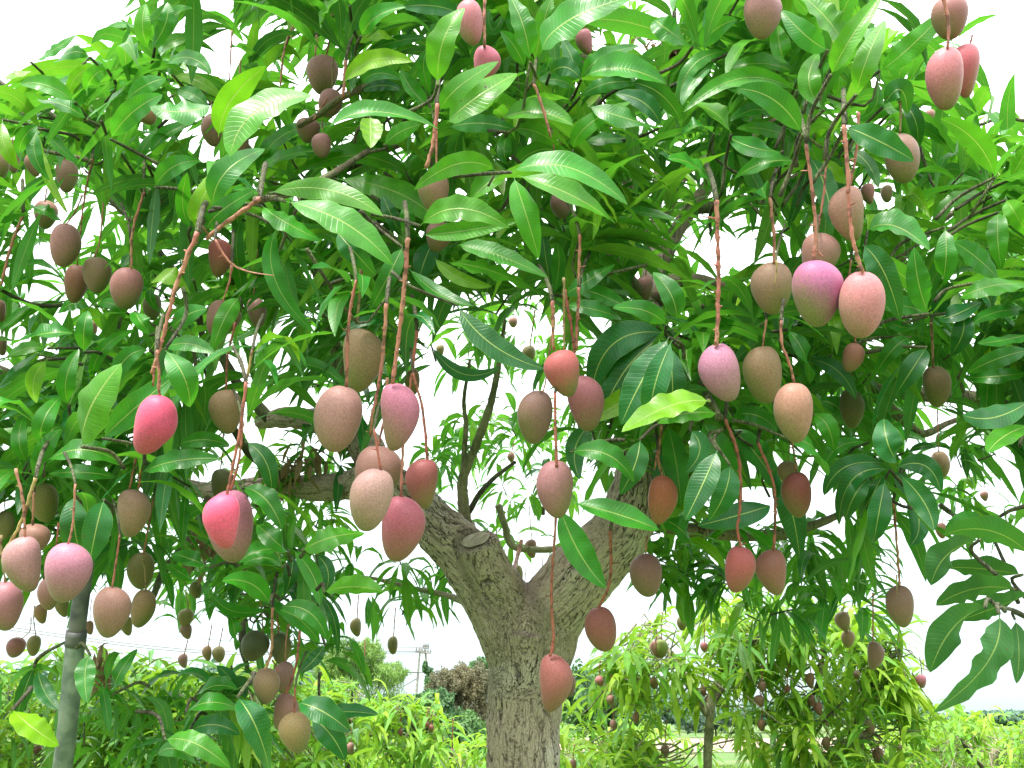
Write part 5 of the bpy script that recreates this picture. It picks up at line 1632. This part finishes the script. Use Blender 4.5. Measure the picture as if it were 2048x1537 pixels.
# twigs behind the hero whorls
m = MB(); rr = np.random.default_rng(8)
seen = []
for (bx, by, d) in hero_px:
    if any(abs(bx - a) < 22 and abs(by - b) < 22 for a, b in seen): continue
    if not (0 < bx < 2048 and 0 < by < 1500): continue
    seen.append((bx, by))
    c = np.array(P(bx, by, d + 0.02)); tgt = nearest_skel(c + np.array([0, 0.3, 0]))
    L = np.linalg.norm(tgt - c)
    end = c + (tgt - c) * min(1.0, 0.13 / max(L, 0.01)); mid_ = (c + end) / 2 + np.array([rr.uniform(-.02, .02), 0.03, 0.02])
    p, q = smooth_path([c, mid_, end], [0.0033, 0.004, 0.0045], 8)
    a, b, dd = project(p)
    if blocked(a, b, dd, 1).any(): continue
    m.add(*tube_arrays(p, q, 6, 0.1, rr))
o = m.build("leafy_twigs", M_TWIG, TREE); o["kind"] = "stuff"

# clump of roots and moss on the upper branch, dead leaves caught in the tree
def dead_clump(name, px, py, d, w, h, n, seed, label, cat, long=0.05, hang=0.4):
    r = np.random.default_rng(seed)
    c = np.array(P(px, py, d)); s = d / FPX
    B = c + r.normal(0, 0.33, (n, 3)) * [w * s, w * s, h * s]
    D = unit(r.normal(0, 1, (n, 3)) + [0, 0, -hang])
    V, F, UV, cl = gen_leaves(B, D, r.uniform(.5, 1.3, n) * long, r.uniform(.5, 1.2, n) * long * 0.16, r.uniform(0, 1.5, n), r.normal(0, .8, n), r.uniform(.3, .8, n), r, ns=5)
    T = np.stack([r.uniform(0, 1, n), r.uniform(0, 1, n), r.uniform(0, 1, n)], -1)
    t = empty(name, c); leaves_to_object('withered_leaves', V, F, UV, T, M_DEAD, t, 'stuff'); return tag(t, label, cat)
dead_clump("dry_nest", 1350, 118, 3.62, 80, 50, 450, 1, "brown tangled nest of dry roots and moss on the upper branch", "nest", 0.06, 0.2)
dead_clump("dead_leaf_cluster", 208, 1332, 2.6, 26, 60, 45, 2, "withered brown leaf cluster dangling right of the metal pole", "dead leaves", 0.05, 2.0)
dead_clump("dead_leaf_cluster", 405, 1078, 3.1, 30, 80, 26, 3, "dry brown leaves hanging below the bare left limb", "dead leaves", 0.08, 2.0)
dead_clump("dead_leaf_cluster", 600, 920, 3.15, 80, 60, 36, 4, "dry brown leaves caught between the two mossy left limbs", "dead leaves", 0.07, 1.5)
# ================================================================== METAL POLE
m_pole = plain_mat("galvanised_pole_paint", (0.13, 0.17, 0.14), (0.25, 0.29, 0.24), 30, 0.5, 0.35)
m_pole_dark = plain_mat("stained_pole_metal", (0.08, 0.085, 0.09), (0.17, 0.165, 0.16), 25, 0.55, 0.4)
pole = tag(empty("support_pole", (P(135, 1500, 2.25).x, P(135, 1500, 2.25).y, 0)), "grey green metal support pole standing under the left of the tree", "pole")
pp = [P(60, 2000, 2.35), P(125, 1537, 2.25), P(152, 1275, 2.25), P(172, 1120, 2.25), P(176, 1085, 2.25)]
tube("lower_tube", pp[:3], [0.0225, 0.0225, 0.0222], m_pole, pole, 20, 20, 0.01)
tube("upper_tube", [P(151, 1282, 2.25)] + pp[3:], [0.0195, 0.0193, 0.019], m_pole_dark, pole, 20, 14, 0.01)
tube("collar", [P(150.5, 1292, 2.25), P(153.2, 1262, 2.25)], [0.0238, 0.0234], m_pole_dark, pole, 20, 4, 0.03)

# ================================================================== ORCHARD TREES BEHIND
class Box: pass
def orchard_tree(label, base, stems, crown, nros, seed, nsingle, ln=(0.16, 0.25), hw=(0.0135, 0.019), droop=(0.6, 1.8), tone=(0.9, 0.45), per=(9, 14), group="mango trees of the orchard behind", avoid=True, mask=None, cat="tree"):
    """crown: list of (px, py, depth, rx, ry, rz) ellipsoids given in pixels / metres"""
    r = np.random.default_rng(seed)
    t = tag(empty("mango_tree", base), label, cat, group)
    for k, (path, mat) in enumerate(stems):
        p, q = px_path(path)
        tube("trunk" if k == 0 else "branch", p, q, mat, t, 9, None, 0.08, seed + k)
    CC = []
    for (px, py, d, rx, ry, rz, frac) in crown:
        n = int(nros * frac)
        u = unit(r.normal(0, 1, (n, 3))) * (r.uniform(0.25, 1, n) ** 0.45)[:, None]
        c = np.array(P(px, py, d)) + u * [rx, rz, ry]
        CC.append(c)
    C_ = np.concatenate(CC); ax = unit(r.normal(0, 0.45, C_.shape) + [0, 0, 0.5])
    if mask is not None:
        a, b, d = project(C_); ok = mask(a, b); C_, ax = C_[ok], ax[ok]
    B, D, length, halfw, dr, roll, fold, ID = rosettes(C_, ax, r, per, ln, hw, droop, (-0.3, 0.9))
    V, F, UV, cl = gen_leaves(B, D, length, halfw, dr, roll, fold, r, ns=7)
    bl = np.zeros(len(B), bool)
    if avoid:
        for j in (2, 4, 6):
            a, b, c = project(cl[:, j]); bl |= blocked(a, b, c, 3)
            for (fx, fy, fw, fh, *_ ) in SMALL:
                bl |= (((a - fx) / (fw * .5 + 3)) ** 2 + ((b - fy) / (fh * .5 + 3)) ** 2 < 1)
    if mask is not None:
        a, b, c = project(cl[:, 4]); bl |= ~mask(a, b)
    ok = ~bl
    tv = np.clip(r.normal(tone[0], tone[1], len(C_))[ID] + r.normal(0, 0.2, len(B)), 0, 2)
    T = np.stack([tv, np.clip(r.normal(0.55, 0.2, len(B)), 0, 1), r.uniform(0, 1, len(B)) * 0.6], -1)
    V, T = V[ok], T[ok]
    a, b, d = project(V.mean(1)); vis = (a > 0) & (a < 2048) & (b > 0) & (b < 1537)
    order = np.argsort(-np.where(vis, length[ok] / d, 0))
    for i in order[:nsingle]:
        link("leaf", mesh("leaf", V[i], F, M_LEAF_FAR, True, UV, np.repeat(T[i:i + 1], V.shape[1], axis=0)), t)
    o = leaves_to_object("foliage", V[order[nsingle:]], F, UV, T[order[nsingle:]], M_LEAF_FAR, t, "stuff")
    m = MB()
    sk = np.concatenate([smooth_path(*px_path(p), len(p) * 4)[0] for p, _ in stems])
    for c, a_ in zip(C_, ax):
        tg = sk[np.linalg.norm(sk - c, axis=1).argmin()]
        Lq = np.linalg.norm(tg - c); tg = c + (tg - c) * min(1, 0.28 / max(Lq, .01)) + r.normal(0, .03, 3)
        p, q = smooth_path([c, c - a_ * 0.08 + (tg - c) * 0.4, tg], [0.0025, 0.0035, 0.005], 6)
        x_, y_, z_ = project(p)
        if avoid and blocked(x_, y_, z_, 1).any(): continue
        m.add(*tube_arrays(p, q, 4, 0.1, r))
    if m.n: m.build("twigs", M_YOUNG, t)["kind"] = "stuff"
    return t

def not_sky_right(a, b):
    return ~((a > 1850) & (b < 1400)) & ~((a < 1500) & (a > 1130) & (b < 1330 - (a - 1130) * 0.55))
orchard_tree("sunlit orchard mango tree with a pale forked stem, right of the big trunk", (1.2, 5.3, 0),
    [([(1413, 1980, 5.2, 26), (1414, 1700, 5.2, 20), (1415, 1537, 5.2, 18), (1419, 1450, 5.2, 18), (1425, 1385, 5.2, 18), (1436, 1368, 5.15, 17)], M_YOUNG),
     ([(1415, 1430, 5.2, 16), (1385, 1380, 5.25, 17), (1350, 1325, 5.3, 14), (1320, 1280, 5.4, 11), (1290, 1250, 5.5, 8)], M_YOUNG),
     ([(1420, 1420, 5.2, 12), (1460, 1350, 5.3, 9), (1500, 1290, 5.3, 8), (1560, 1240, 5.4, 6)], M_TWIG)],
    [(1380, 1300, 5.3, 0.55, 0.26, 0.5, 0.36), (1240, 1410, 5.3, 0.28, 0.32, 0.35, 0.2), (1500, 1250, 5.5, 0.35, 0.2, 0.5, 0.18), (1230, 1510, 5.2, 0.3, 0.12, 0.3, 0.1), (1520, 1420, 5.3, 0.22, 0.3, 0.4, 0.12)],
    140, 31, 300, tone=(1.3, 0.45), mask=not_sky_right)
orchard_tree("bushy orchard mango tree at the lower right with a leaning pale stem", (2.1, 5.5, 0),
    [([(1600, 1950, 5.3, 30), (1640, 1560, 5.3, 28), (1660, 1520, 5.3, 26), (1695, 1490, 5.3, 24), (1740, 1465, 5.3, 16)], M_YOUNG),
     ([(1600, 1540, 5.3, 9), (1610, 1440, 5.3, 8), (1640, 1350, 5.3, 7), (1650, 1280, 5.3, 5)], M_TWIG),
     ([(1610, 1500, 5.3, 6), (1650, 1440, 5.3, 5), (1690, 1400, 5.3, 4)], M_TWIG),
     ([(1700, 1470, 5.3, 9), (1760, 1340, 5.3, 8), (1800, 1300, 5.3, 6)], M_TWIG)],
    [(1650, 1310, 5.4, 0.52, 0.3, 0.5, 0.4), (1570, 1480, 5.3, 0.24, 0.22, 0.3, 0.15), (1740, 1430, 5.4, 0.36, 0.28, 0.4, 0.25), (1780, 1340, 5.5, 0.3, 0.2, 0.3, 0.12), (1720, 1520, 5.2, 0.4, 0.12, 0.3, 0.1)],
    155, 32, 300, tone=(1.2, 0.45), mask=not_sky_right)
orchard_tree("low yellow green orchard mango tree filling the bottom right corner", (4.4, 8.0, 0),
    [([(1980, 1800, 7.5, 24), (1985, 1600, 7.5, 22), (1990, 1500, 7.5, 14)], M_YOUNG), ([(1985, 1560, 7.5, 12), (1920, 1480, 7.5, 8)], M_TWIG)],
    [(1990, 1530, 7.5, 1.0, 0.42, 0.8, 1.0)], 230, 33, 120, tone=(1.1, 0.4), per=(8, 11))
orchard_tree("yellow green orchard mango tree at the lower left behind the pole", (-1.9, 4.6, 0),
    [([(230, 1900, 4.7, 30), (235, 1700, 4.7, 26), (240, 1560, 4.7, 20), (225, 1440, 4.7, 9), (215, 1370, 4.7, 7)], M_YOUNG),
     ([(240, 1580, 4.7, 14), (330, 1480, 4.7, 10), (420, 1400, 4.7, 7), (500, 1380, 4.7, 5)], M_TWIG),
     ([(235, 1600, 4.7, 14), (120, 1500, 4.7, 9), (40, 1420, 4.7, 7)], M_TWIG)],
    [(130, 1450, 4.8, 0.8, 0.42, 0.5, 0.5), (430, 1470, 4.8, 0.7, 0.36, 0.5, 0.5)],
    260, 34, 300, tone=(0.85, 0.5), mask=lambda a, b: b > 1290 + 0.10 * np.abs(a - 150))
orchard_tree("little open orchard mango tree with dark twiggy stems just left of the trunk", (-0.7, 6.6, 0),
    [([(822, 1900, 6.5, 18), (822, 1650, 6.5, 16), (823, 1540, 6.5, 13), (826, 1500, 6.5, 11), (820, 1480, 6.5, 6)], M_TWIG),
     ([(824, 1520, 6.5, 8), (845, 1497, 6.5, 6), (880, 1485, 6.5, 4)], M_TWIG), ([(822, 1500, 6.5, 7), (835, 1470, 6.5, 5), (815, 1440, 6.5, 4), (800, 1400, 6.5, 3)], M_TWIG),
     ([(822, 1560, 6.5, 7), (780, 1510, 6.5, 5), (760, 1470, 6.5, 4)], M_TWIG)],
    [(815, 1462, 6.5, 0.34, 0.22, 0.35, 1.0)], 40, 35, 150, tone=(1.2, 0.4), per=(7, 11))
orchard_tree("drooping yellow green mango tree in front of the feathery tree", (-1.7, 7.2, 0),
    [([(690, 1800, 7.2, 16), (692, 1600, 7.2, 14), (700, 1450, 7.2, 7), (705, 1380, 7.2, 4)], M_TWIG), ([(693, 1560, 7.2, 8), (650, 1480, 7.2, 5), (600, 1430, 7.2, 4)], M_TWIG)],
    [(690, 1430, 7.2, 0.32, 0.28, 0.35, 0.5), (620, 1460, 7.2, 0.5, 0.32, 0.5, 0.5)], 90, 36, 150, tone=(1.05, 0.4), per=(8, 12))
for k, (px, d, top, w, lab) in enumerate([
    (940, 9.0, 1490, 1.2, "low orchard mango tree peeping out left of the trunk's foot"), (1175, 9.0, 1440, 1.2, "low orchard mango tree peeping out right of the trunk's foot"),
    (60, 10.0, 1380, 1.6, "distant orchard mango tree at the far left edge"), (360, 11.0, 1370, 1.8, "distant orchard mango tree beyond the lower left one"),
    (560, 13.0, 1390, 1.8, "distant orchard mango tree left of the feathery tree"), (1880, 13.0, 1432, 1.6, "distant orchard mango tree before the right horizon"),
    (2050, 16.0, 1425, 2.4, "farthest orchard mango tree at the right edge")]):
    h = (1440 - top) / FPX * d + 1.35
    b = P(px, 1440, d)
    orchard_tree(lab, (b.x, b.y, 0), [([(px, 1440 + 1.35 / d * FPX * 0.98, d, 16 / d * 7), (px + 3, 1560, d, 14 / d * 7), (px, top + 60, d, 6)], M_YOUNG)],
        [(px, (top + 1560) / 2, d, w, (1560 - top) / 2 / FPX * d, w * 0.7, 1.0)], 190 if k > 1 else 100, 60 + k, 0, tone=(1.1, 0.4), per=(7, 10), ln=(0.16, 0.24), hw=(0.017, 0.024))
G_FR = G_ORCH
for rec in SMALL:
    x, y, w, h, tilt, c, label = rec
    d = 5.25 if x > 1140 else (4.7 if x < 400 else 6.45)
    make_mango((x, y, w, h, tilt, c, 0.0, label), d, G_FR)
# their thin stalks
for k, (x, y, w, h, tilt, c, label) in enumerate(SMALL):
    d = 5.25 if x > 1140 else (4.7 if x < 400 else 6.45)
    L = RND.uniform(25, 60)
    owner = [o for o in bpy.data.objects if o.type == 'EMPTY' and o.name.startswith("mango_tree") and o.name != "mango_tree"]
    own = min(owner, key=lambda o: abs(o.location.x - P(x, y, d).x) + abs(o.location.y - P(x, y, d).y))
    stalk([(x + RND.uniform(-5, 5), y - h / 2 - L), (x + RND.uniform(-2, 2), y - h / 2 - L / 2), (x, y - h / 2 + 2)], 3.2, 2.6, d, RND.choice(['r', 'g', None]), own, 900 + k, knobs=False)

# ================================================================== BUSHES AND FAR TREES
def leafy(name, label, cat, base, blobs, n, size, mat, seed, group=None, kind=None, feather=False, trunk=None):
    """crown of many leaf-sized faces. blobs: (x, y, z, rx, ry, rz, share)"""
    r = np.random.default_rng(seed)
    t = tag(empty(name, base), label, cat, group) if kind is None else None
    CC, NN, SH = [], [], []
    for (x, y, z, rx, ry, rz, sh) in blobs:
        k = int(n * sh)
        u = unit(r.normal(0, 1, (k, 3)))
        rad = r.uniform(0.55, 1.0, k) ** 0.6
        # lumps
        lump = 1 + 0.22 * np.sin(u[:, 0] * 7 + seed) * np.sin(u[:, 2] * 6 + x) + 0.12 * np.sin(u[:, 0] * 17 + u[:, 1] * 13)
        c = np.array([x, y, z]) + u * (rad * lump)[:, None] * [rx, ry, rz]
        ok = c[:, 2] > 0.02
        CC.append(c[ok]); NN.append(u[ok])
    c, u = np.concatenate(CC), np.concatenate(NN); k = len(c)
    a = unit(r.normal(0, 1, (k, 3)) + ([0, 0, 1.2] if feather else [0, 0, 0.0]))
    b = unit(np.cross(a, unit(u + r.normal(0, 0.5, (k, 3)))))
    L = size * r.uniform(0.6, 1.5, k)[:, None]; W = L * (0.10 if feather else 0.34)
    if feather: L = L * 1.6
    V = np.stack([c - a * L * 0.5, c + b * W, c + a * L * 0.5, c - b * W], 1)
    F = np.arange(k * 4).reshape(-1, 4)
    T = np.repeat(np.stack([r.uniform(0, 1, k), np.clip(0.5 + 0.35 * np.sin(c[:, 0] * 2.1 / max(size, .1) * .2 + c[:, 2] * 3) + r.normal(0, .15, k), 0, 1), r.uniform(0, 1, k)], -1), 4, axis=0)
    me = mesh("foliage" if t else name, V.reshape(-1, 3), F, mat, False, None, T)
    o = link("foliage" if t else name, me, t); o["kind"] = "stuff"
    if t is None: tag(o, label, cat); return o
    if trunk:
        for (pts, rad) in trunk:
            tube("trunk", [Vector(p) for p in pts], rad, M_TWIG, t, 7, None, 0.08, seed)
    return t
def X(px, d): return (px - 1024) / FPX * d     # x at distance d
def Z(py, d): return CAM.z + (1440 - py) / FPX * d * 1.0
# true ground distance of a camera depth near the horizon: depth / cos(pitch)
def at(px, py, dist):
    v = FWD + RGT * ((px - 1024.0) / FPX) + UPV * (-(py - 768.5) / FPX)
    k = dist / v.y
    return CAM + v * k
def blob(px, py, dist, rxpx, rypx, rz=None, sh=1.0):
    c = at(px, py, dist); e = at(px + rxpx, py, dist); f = at(px, py - rypx, dist)
    return (c.x, c.y, c.z, abs(e.x - c.x), rz or abs(e.x - c.x), abs(f.z - c.z), sh)
b = at(700, 1440, 24)
leafy("feathery_tree", "tall feathery light green tree left of the utility poles", "tree", (b.x, b.y, 0),
      [blob(720, 1325, 24, 34, 44, .7, .3), blob(680, 1318, 24, 26, 42, .6, .22), blob(745, 1322, 24, 22, 40, .5, .12), blob(780, 1350, 24, 34, 24, .8, .16), blob(650, 1335, 24, 26, 30, .6, .1), blob(710, 1400, 24, 90, 60, 1.2, .4)], 15000, 0.085, M_FEATHER, 5, feather=True,
      trunk=[([(b.x, b.y, 0), (b.x + .1, b.y, 1.2), tuple(at(712, 1330, 24))], [.07, .05, .02]), ([(b.x, b.y, .5), tuple(at(670, 1330, 24))], [.05, .015]), ([(b.x, b.y, .8), tuple(at(775, 1340, 24))], [.04, .012])])
b = at(925, 1440, 30)
leafy("brown_shrub", "reddish brown dry shrub mass immediately left of the trunk", "shrub", (b.x, b.y, 0), [blob(930, 1372, 30, 50, 40, 1, .5), blob(892, 1378, 30, 34, 38, 1, .3), blob(965, 1380, 30, 40, 50, 1, .3), blob(930, 1430, 30, 60, 50, 1, .3)], 40000, 0.045, M_BROWN, 6,
      trunk=[([(b.x, b.y, 0), tuple(at(925, 1370, 30))], [.06, .02])])
b = at(965, 1440, 34)
leafy("green_tree", "rounded green tree rising behind the brown shrub", "tree", (b.x, b.y, 0), [blob(972, 1338, 34, 30, 20, 1, .6), blob(950, 1348, 34, 28, 14, 1, .4)], 9000, 0.09, M_SCRUB, 7, trunk=[([(b.x, b.y, 0), tuple(at(965, 1350, 34))], [.09, .03])])
b = at(855, 1440, 27)
leafy("vine_thicket", "dark green vine thicket climbing at the foot of the utility poles", "thicket", (b.x, b.y, 0), [blob(870, 1415, 27, 40, 38, 1, .4), blob(830, 1440, 27, 60, 45, 1, .4), blob(900, 1470, 27, 50, 50, 1, .3)], 11000, 0.09, M_SCRUB, 8,
      trunk=[([(b.x, b.y, 0), tuple(at(865, 1400, 27))], [.05, .02])])
b = at(930, 1440, 16)
leafy("green_bush", "soft green bush left of the trunk's foot", "bush", (b.x, b.y, 0), [blob(925, 1480, 16, 50, 50, .6, 1.)], 6000, 0.07, M_SCRUB, 9, trunk=[([(b.x, b.y, 0), tuple(at(930, 1470, 16))], [.04, .015])])
b = at(1180, 1440, 20)
leafy("green_bush", "dusty green bush behind the little pink mango right of the trunk", "bush", (b.x, b.y, 0), [blob(1180, 1400, 20, 70, 65, 1, .6), blob(1250, 1440, 20, 70, 60, 1, .5)], 11000, 0.08, M_SCRUB, 10, trunk=[([(b.x, b.y, 0), tuple(at(1180, 1400, 20))], [.05, .02])])
b = at(1410, 1440, 46)
leafy("dark_bush", "dark blue green bush at the field edge behind the pale stem", "bush", (b.x, b.y, 0), [blob(1440, 1432, 80, 44, 26, 2, .5), blob(1390, 1440, 80, 40, 24, 2, .5)], 5000, 0.3, M_DISTANT, 11, trunk=[([(at(1430, 1440, 80).x, 80, 0), tuple(at(1430, 1435, 80))], [.1, .04])])
# treeline on the horizon (reads as one mass)
bl = []
rr = random.Random(3)
for k in range(64):
    px = -250 + k * 40 + rr.uniform(-12, 12)
    top = 1400 + 12 * math.sin(k * .9) + rr.uniform(-8, 8)
    if 380 < px < 660: top = 1328 + rr.uniform(-9, 9)
    if px < 380: top = 1335 + rr.uniform(-12, 10)
    if 1840 < px: top = 1425 + rr.uniform(-6, 5)
    if 1140 < px < 1300: top = 1370
    bl.append(blob(px, (top + 1450) / 2, 110 + rr.uniform(-12, 25), 34, (1450 - top) / 2, 3.0, 1.0 / 64))
leafy("distant_treeline", "hazy line of distant trees along the horizon", "treeline", (0, 110, 0), bl, 70000, 0.55, M_DISTANT, 12, kind="stuff")

# ================================================================== UTILITY POLES AND WIRES
m_wood = plain_mat("weathered_pole_concrete", (0.22, 0.21, 0.19), (0.34, 0.32, 0.29), 4, 0.9)
m_wire = plain_mat("grey_cable", (0.16, 0.17, 0.18), (0.24, 0.25, 0.26), 10, 0.6)
DP = 70.0
def upole(name, x0, y0, x1, y1, w, arms, label, grp):
    tb = at(x0, y0, DP); bb = at(x1, y1, DP); dv = (bb - tb); k = (tb.z) / max(1e-3, tb.z - bb.z)
    foot = tb + dv * k
    t = tag(empty(name, (foot.x, foot.y, 0)), label, "utility pole", grp)
    r_ = w * .5 / FPX * DP * 1.06
    tube("shaft", [foot, tb], [r_ * 1.25, r_ * .8], m_wood, t, 10, 8, 0.0)
    for (xa, ya, xb, yb) in arms:
        tube("crossarm", [at(xa, ya, DP - .2), at(xb, yb, DP - .2)], [0.06, 0.06], m_wood, t, 6, 3, 0)
        for f in (0.08, 0.36, 0.64, 0.92):
            p = at(xa + (xb - xa) * f, ya + (yb - ya) * f, DP - .2)
            tube("insulator", [p, p + Vector((0, 0, 0.32))], [0.06, 0.045], m_wire, t, 6, 3, 0)
    return t
upole("utility_pole", 841, 1291, 832, 1391, 4.2, [(831, 1303, 851, 1303)], "left leaning utility pole of the pair on the skyline", "utility poles on the skyline")
upole("utility_pole", 850, 1287, 856, 1385, 4.6, [(843, 1306, 863, 1306), (846, 1296, 858, 1296)], "taller vine grown utility pole, right of the leaning one", "utility poles on the skyline")
upole("utility_pole", 889, 1332, 889, 1350, 4.0, [], "short utility pole standing above the brown shrub", "utility poles on the skyline")
c = at(858, 1365, DP); 
leafy("climbing_vine", "green vine climbing the taller utility pole", "vine", (c.x, c.y, c.z), [blob(858, 1370, DP - .6, 9, 34, .4, .7), blob(850, 1335, DP - .6, 5, 12, .3, .2)], 2500, 0.16, M_SCRUB, 13)
def wire(pts, w, label):
    pp = [at(*p) for p in pts]
    p, q = smooth_path(pp, [w] * len(pp), 40)
    m = MB(); m.add(*tube_arrays(p, q, 4)); o = m.build("power_line", m_wire)
    tag(o, label, "power line", "power lines")
wire([(-700, 1150, 58), (0, 1252, 62), (420, 1302, 65), (841, 1303, DP - .2)], 0.03, "uppermost power line sloping down across the lower left sky")
wire([(-700, 1158, 58), (0, 1258, 62), (420, 1307, 65), (843, 1306, DP - .2)], 0.03, "second power line just under the uppermost one")
wire([(-700, 1135, 58), (0, 1240, 62), (250, 1262, 64), (500, 1285, 66), (841, 1296, DP - .2)], 0.022, "thin faint power line above the twin lines on the left")
wire([(700, 1344, 69), (770, 1345, 69), (835, 1345, DP - .1)], 0.05, "thick cable between the feathery tree and the leaning pole")
wire([(836, 1345, DP - .1), (865, 1345, DP), (889, 1338, DP)], 0.035, "cable from the leaning pole to the short pole")
wire([(790, 1382, DP), (812, 1370, DP), (838, 1355, DP)], 0.035, "guy wire running down left from the leaning pole")
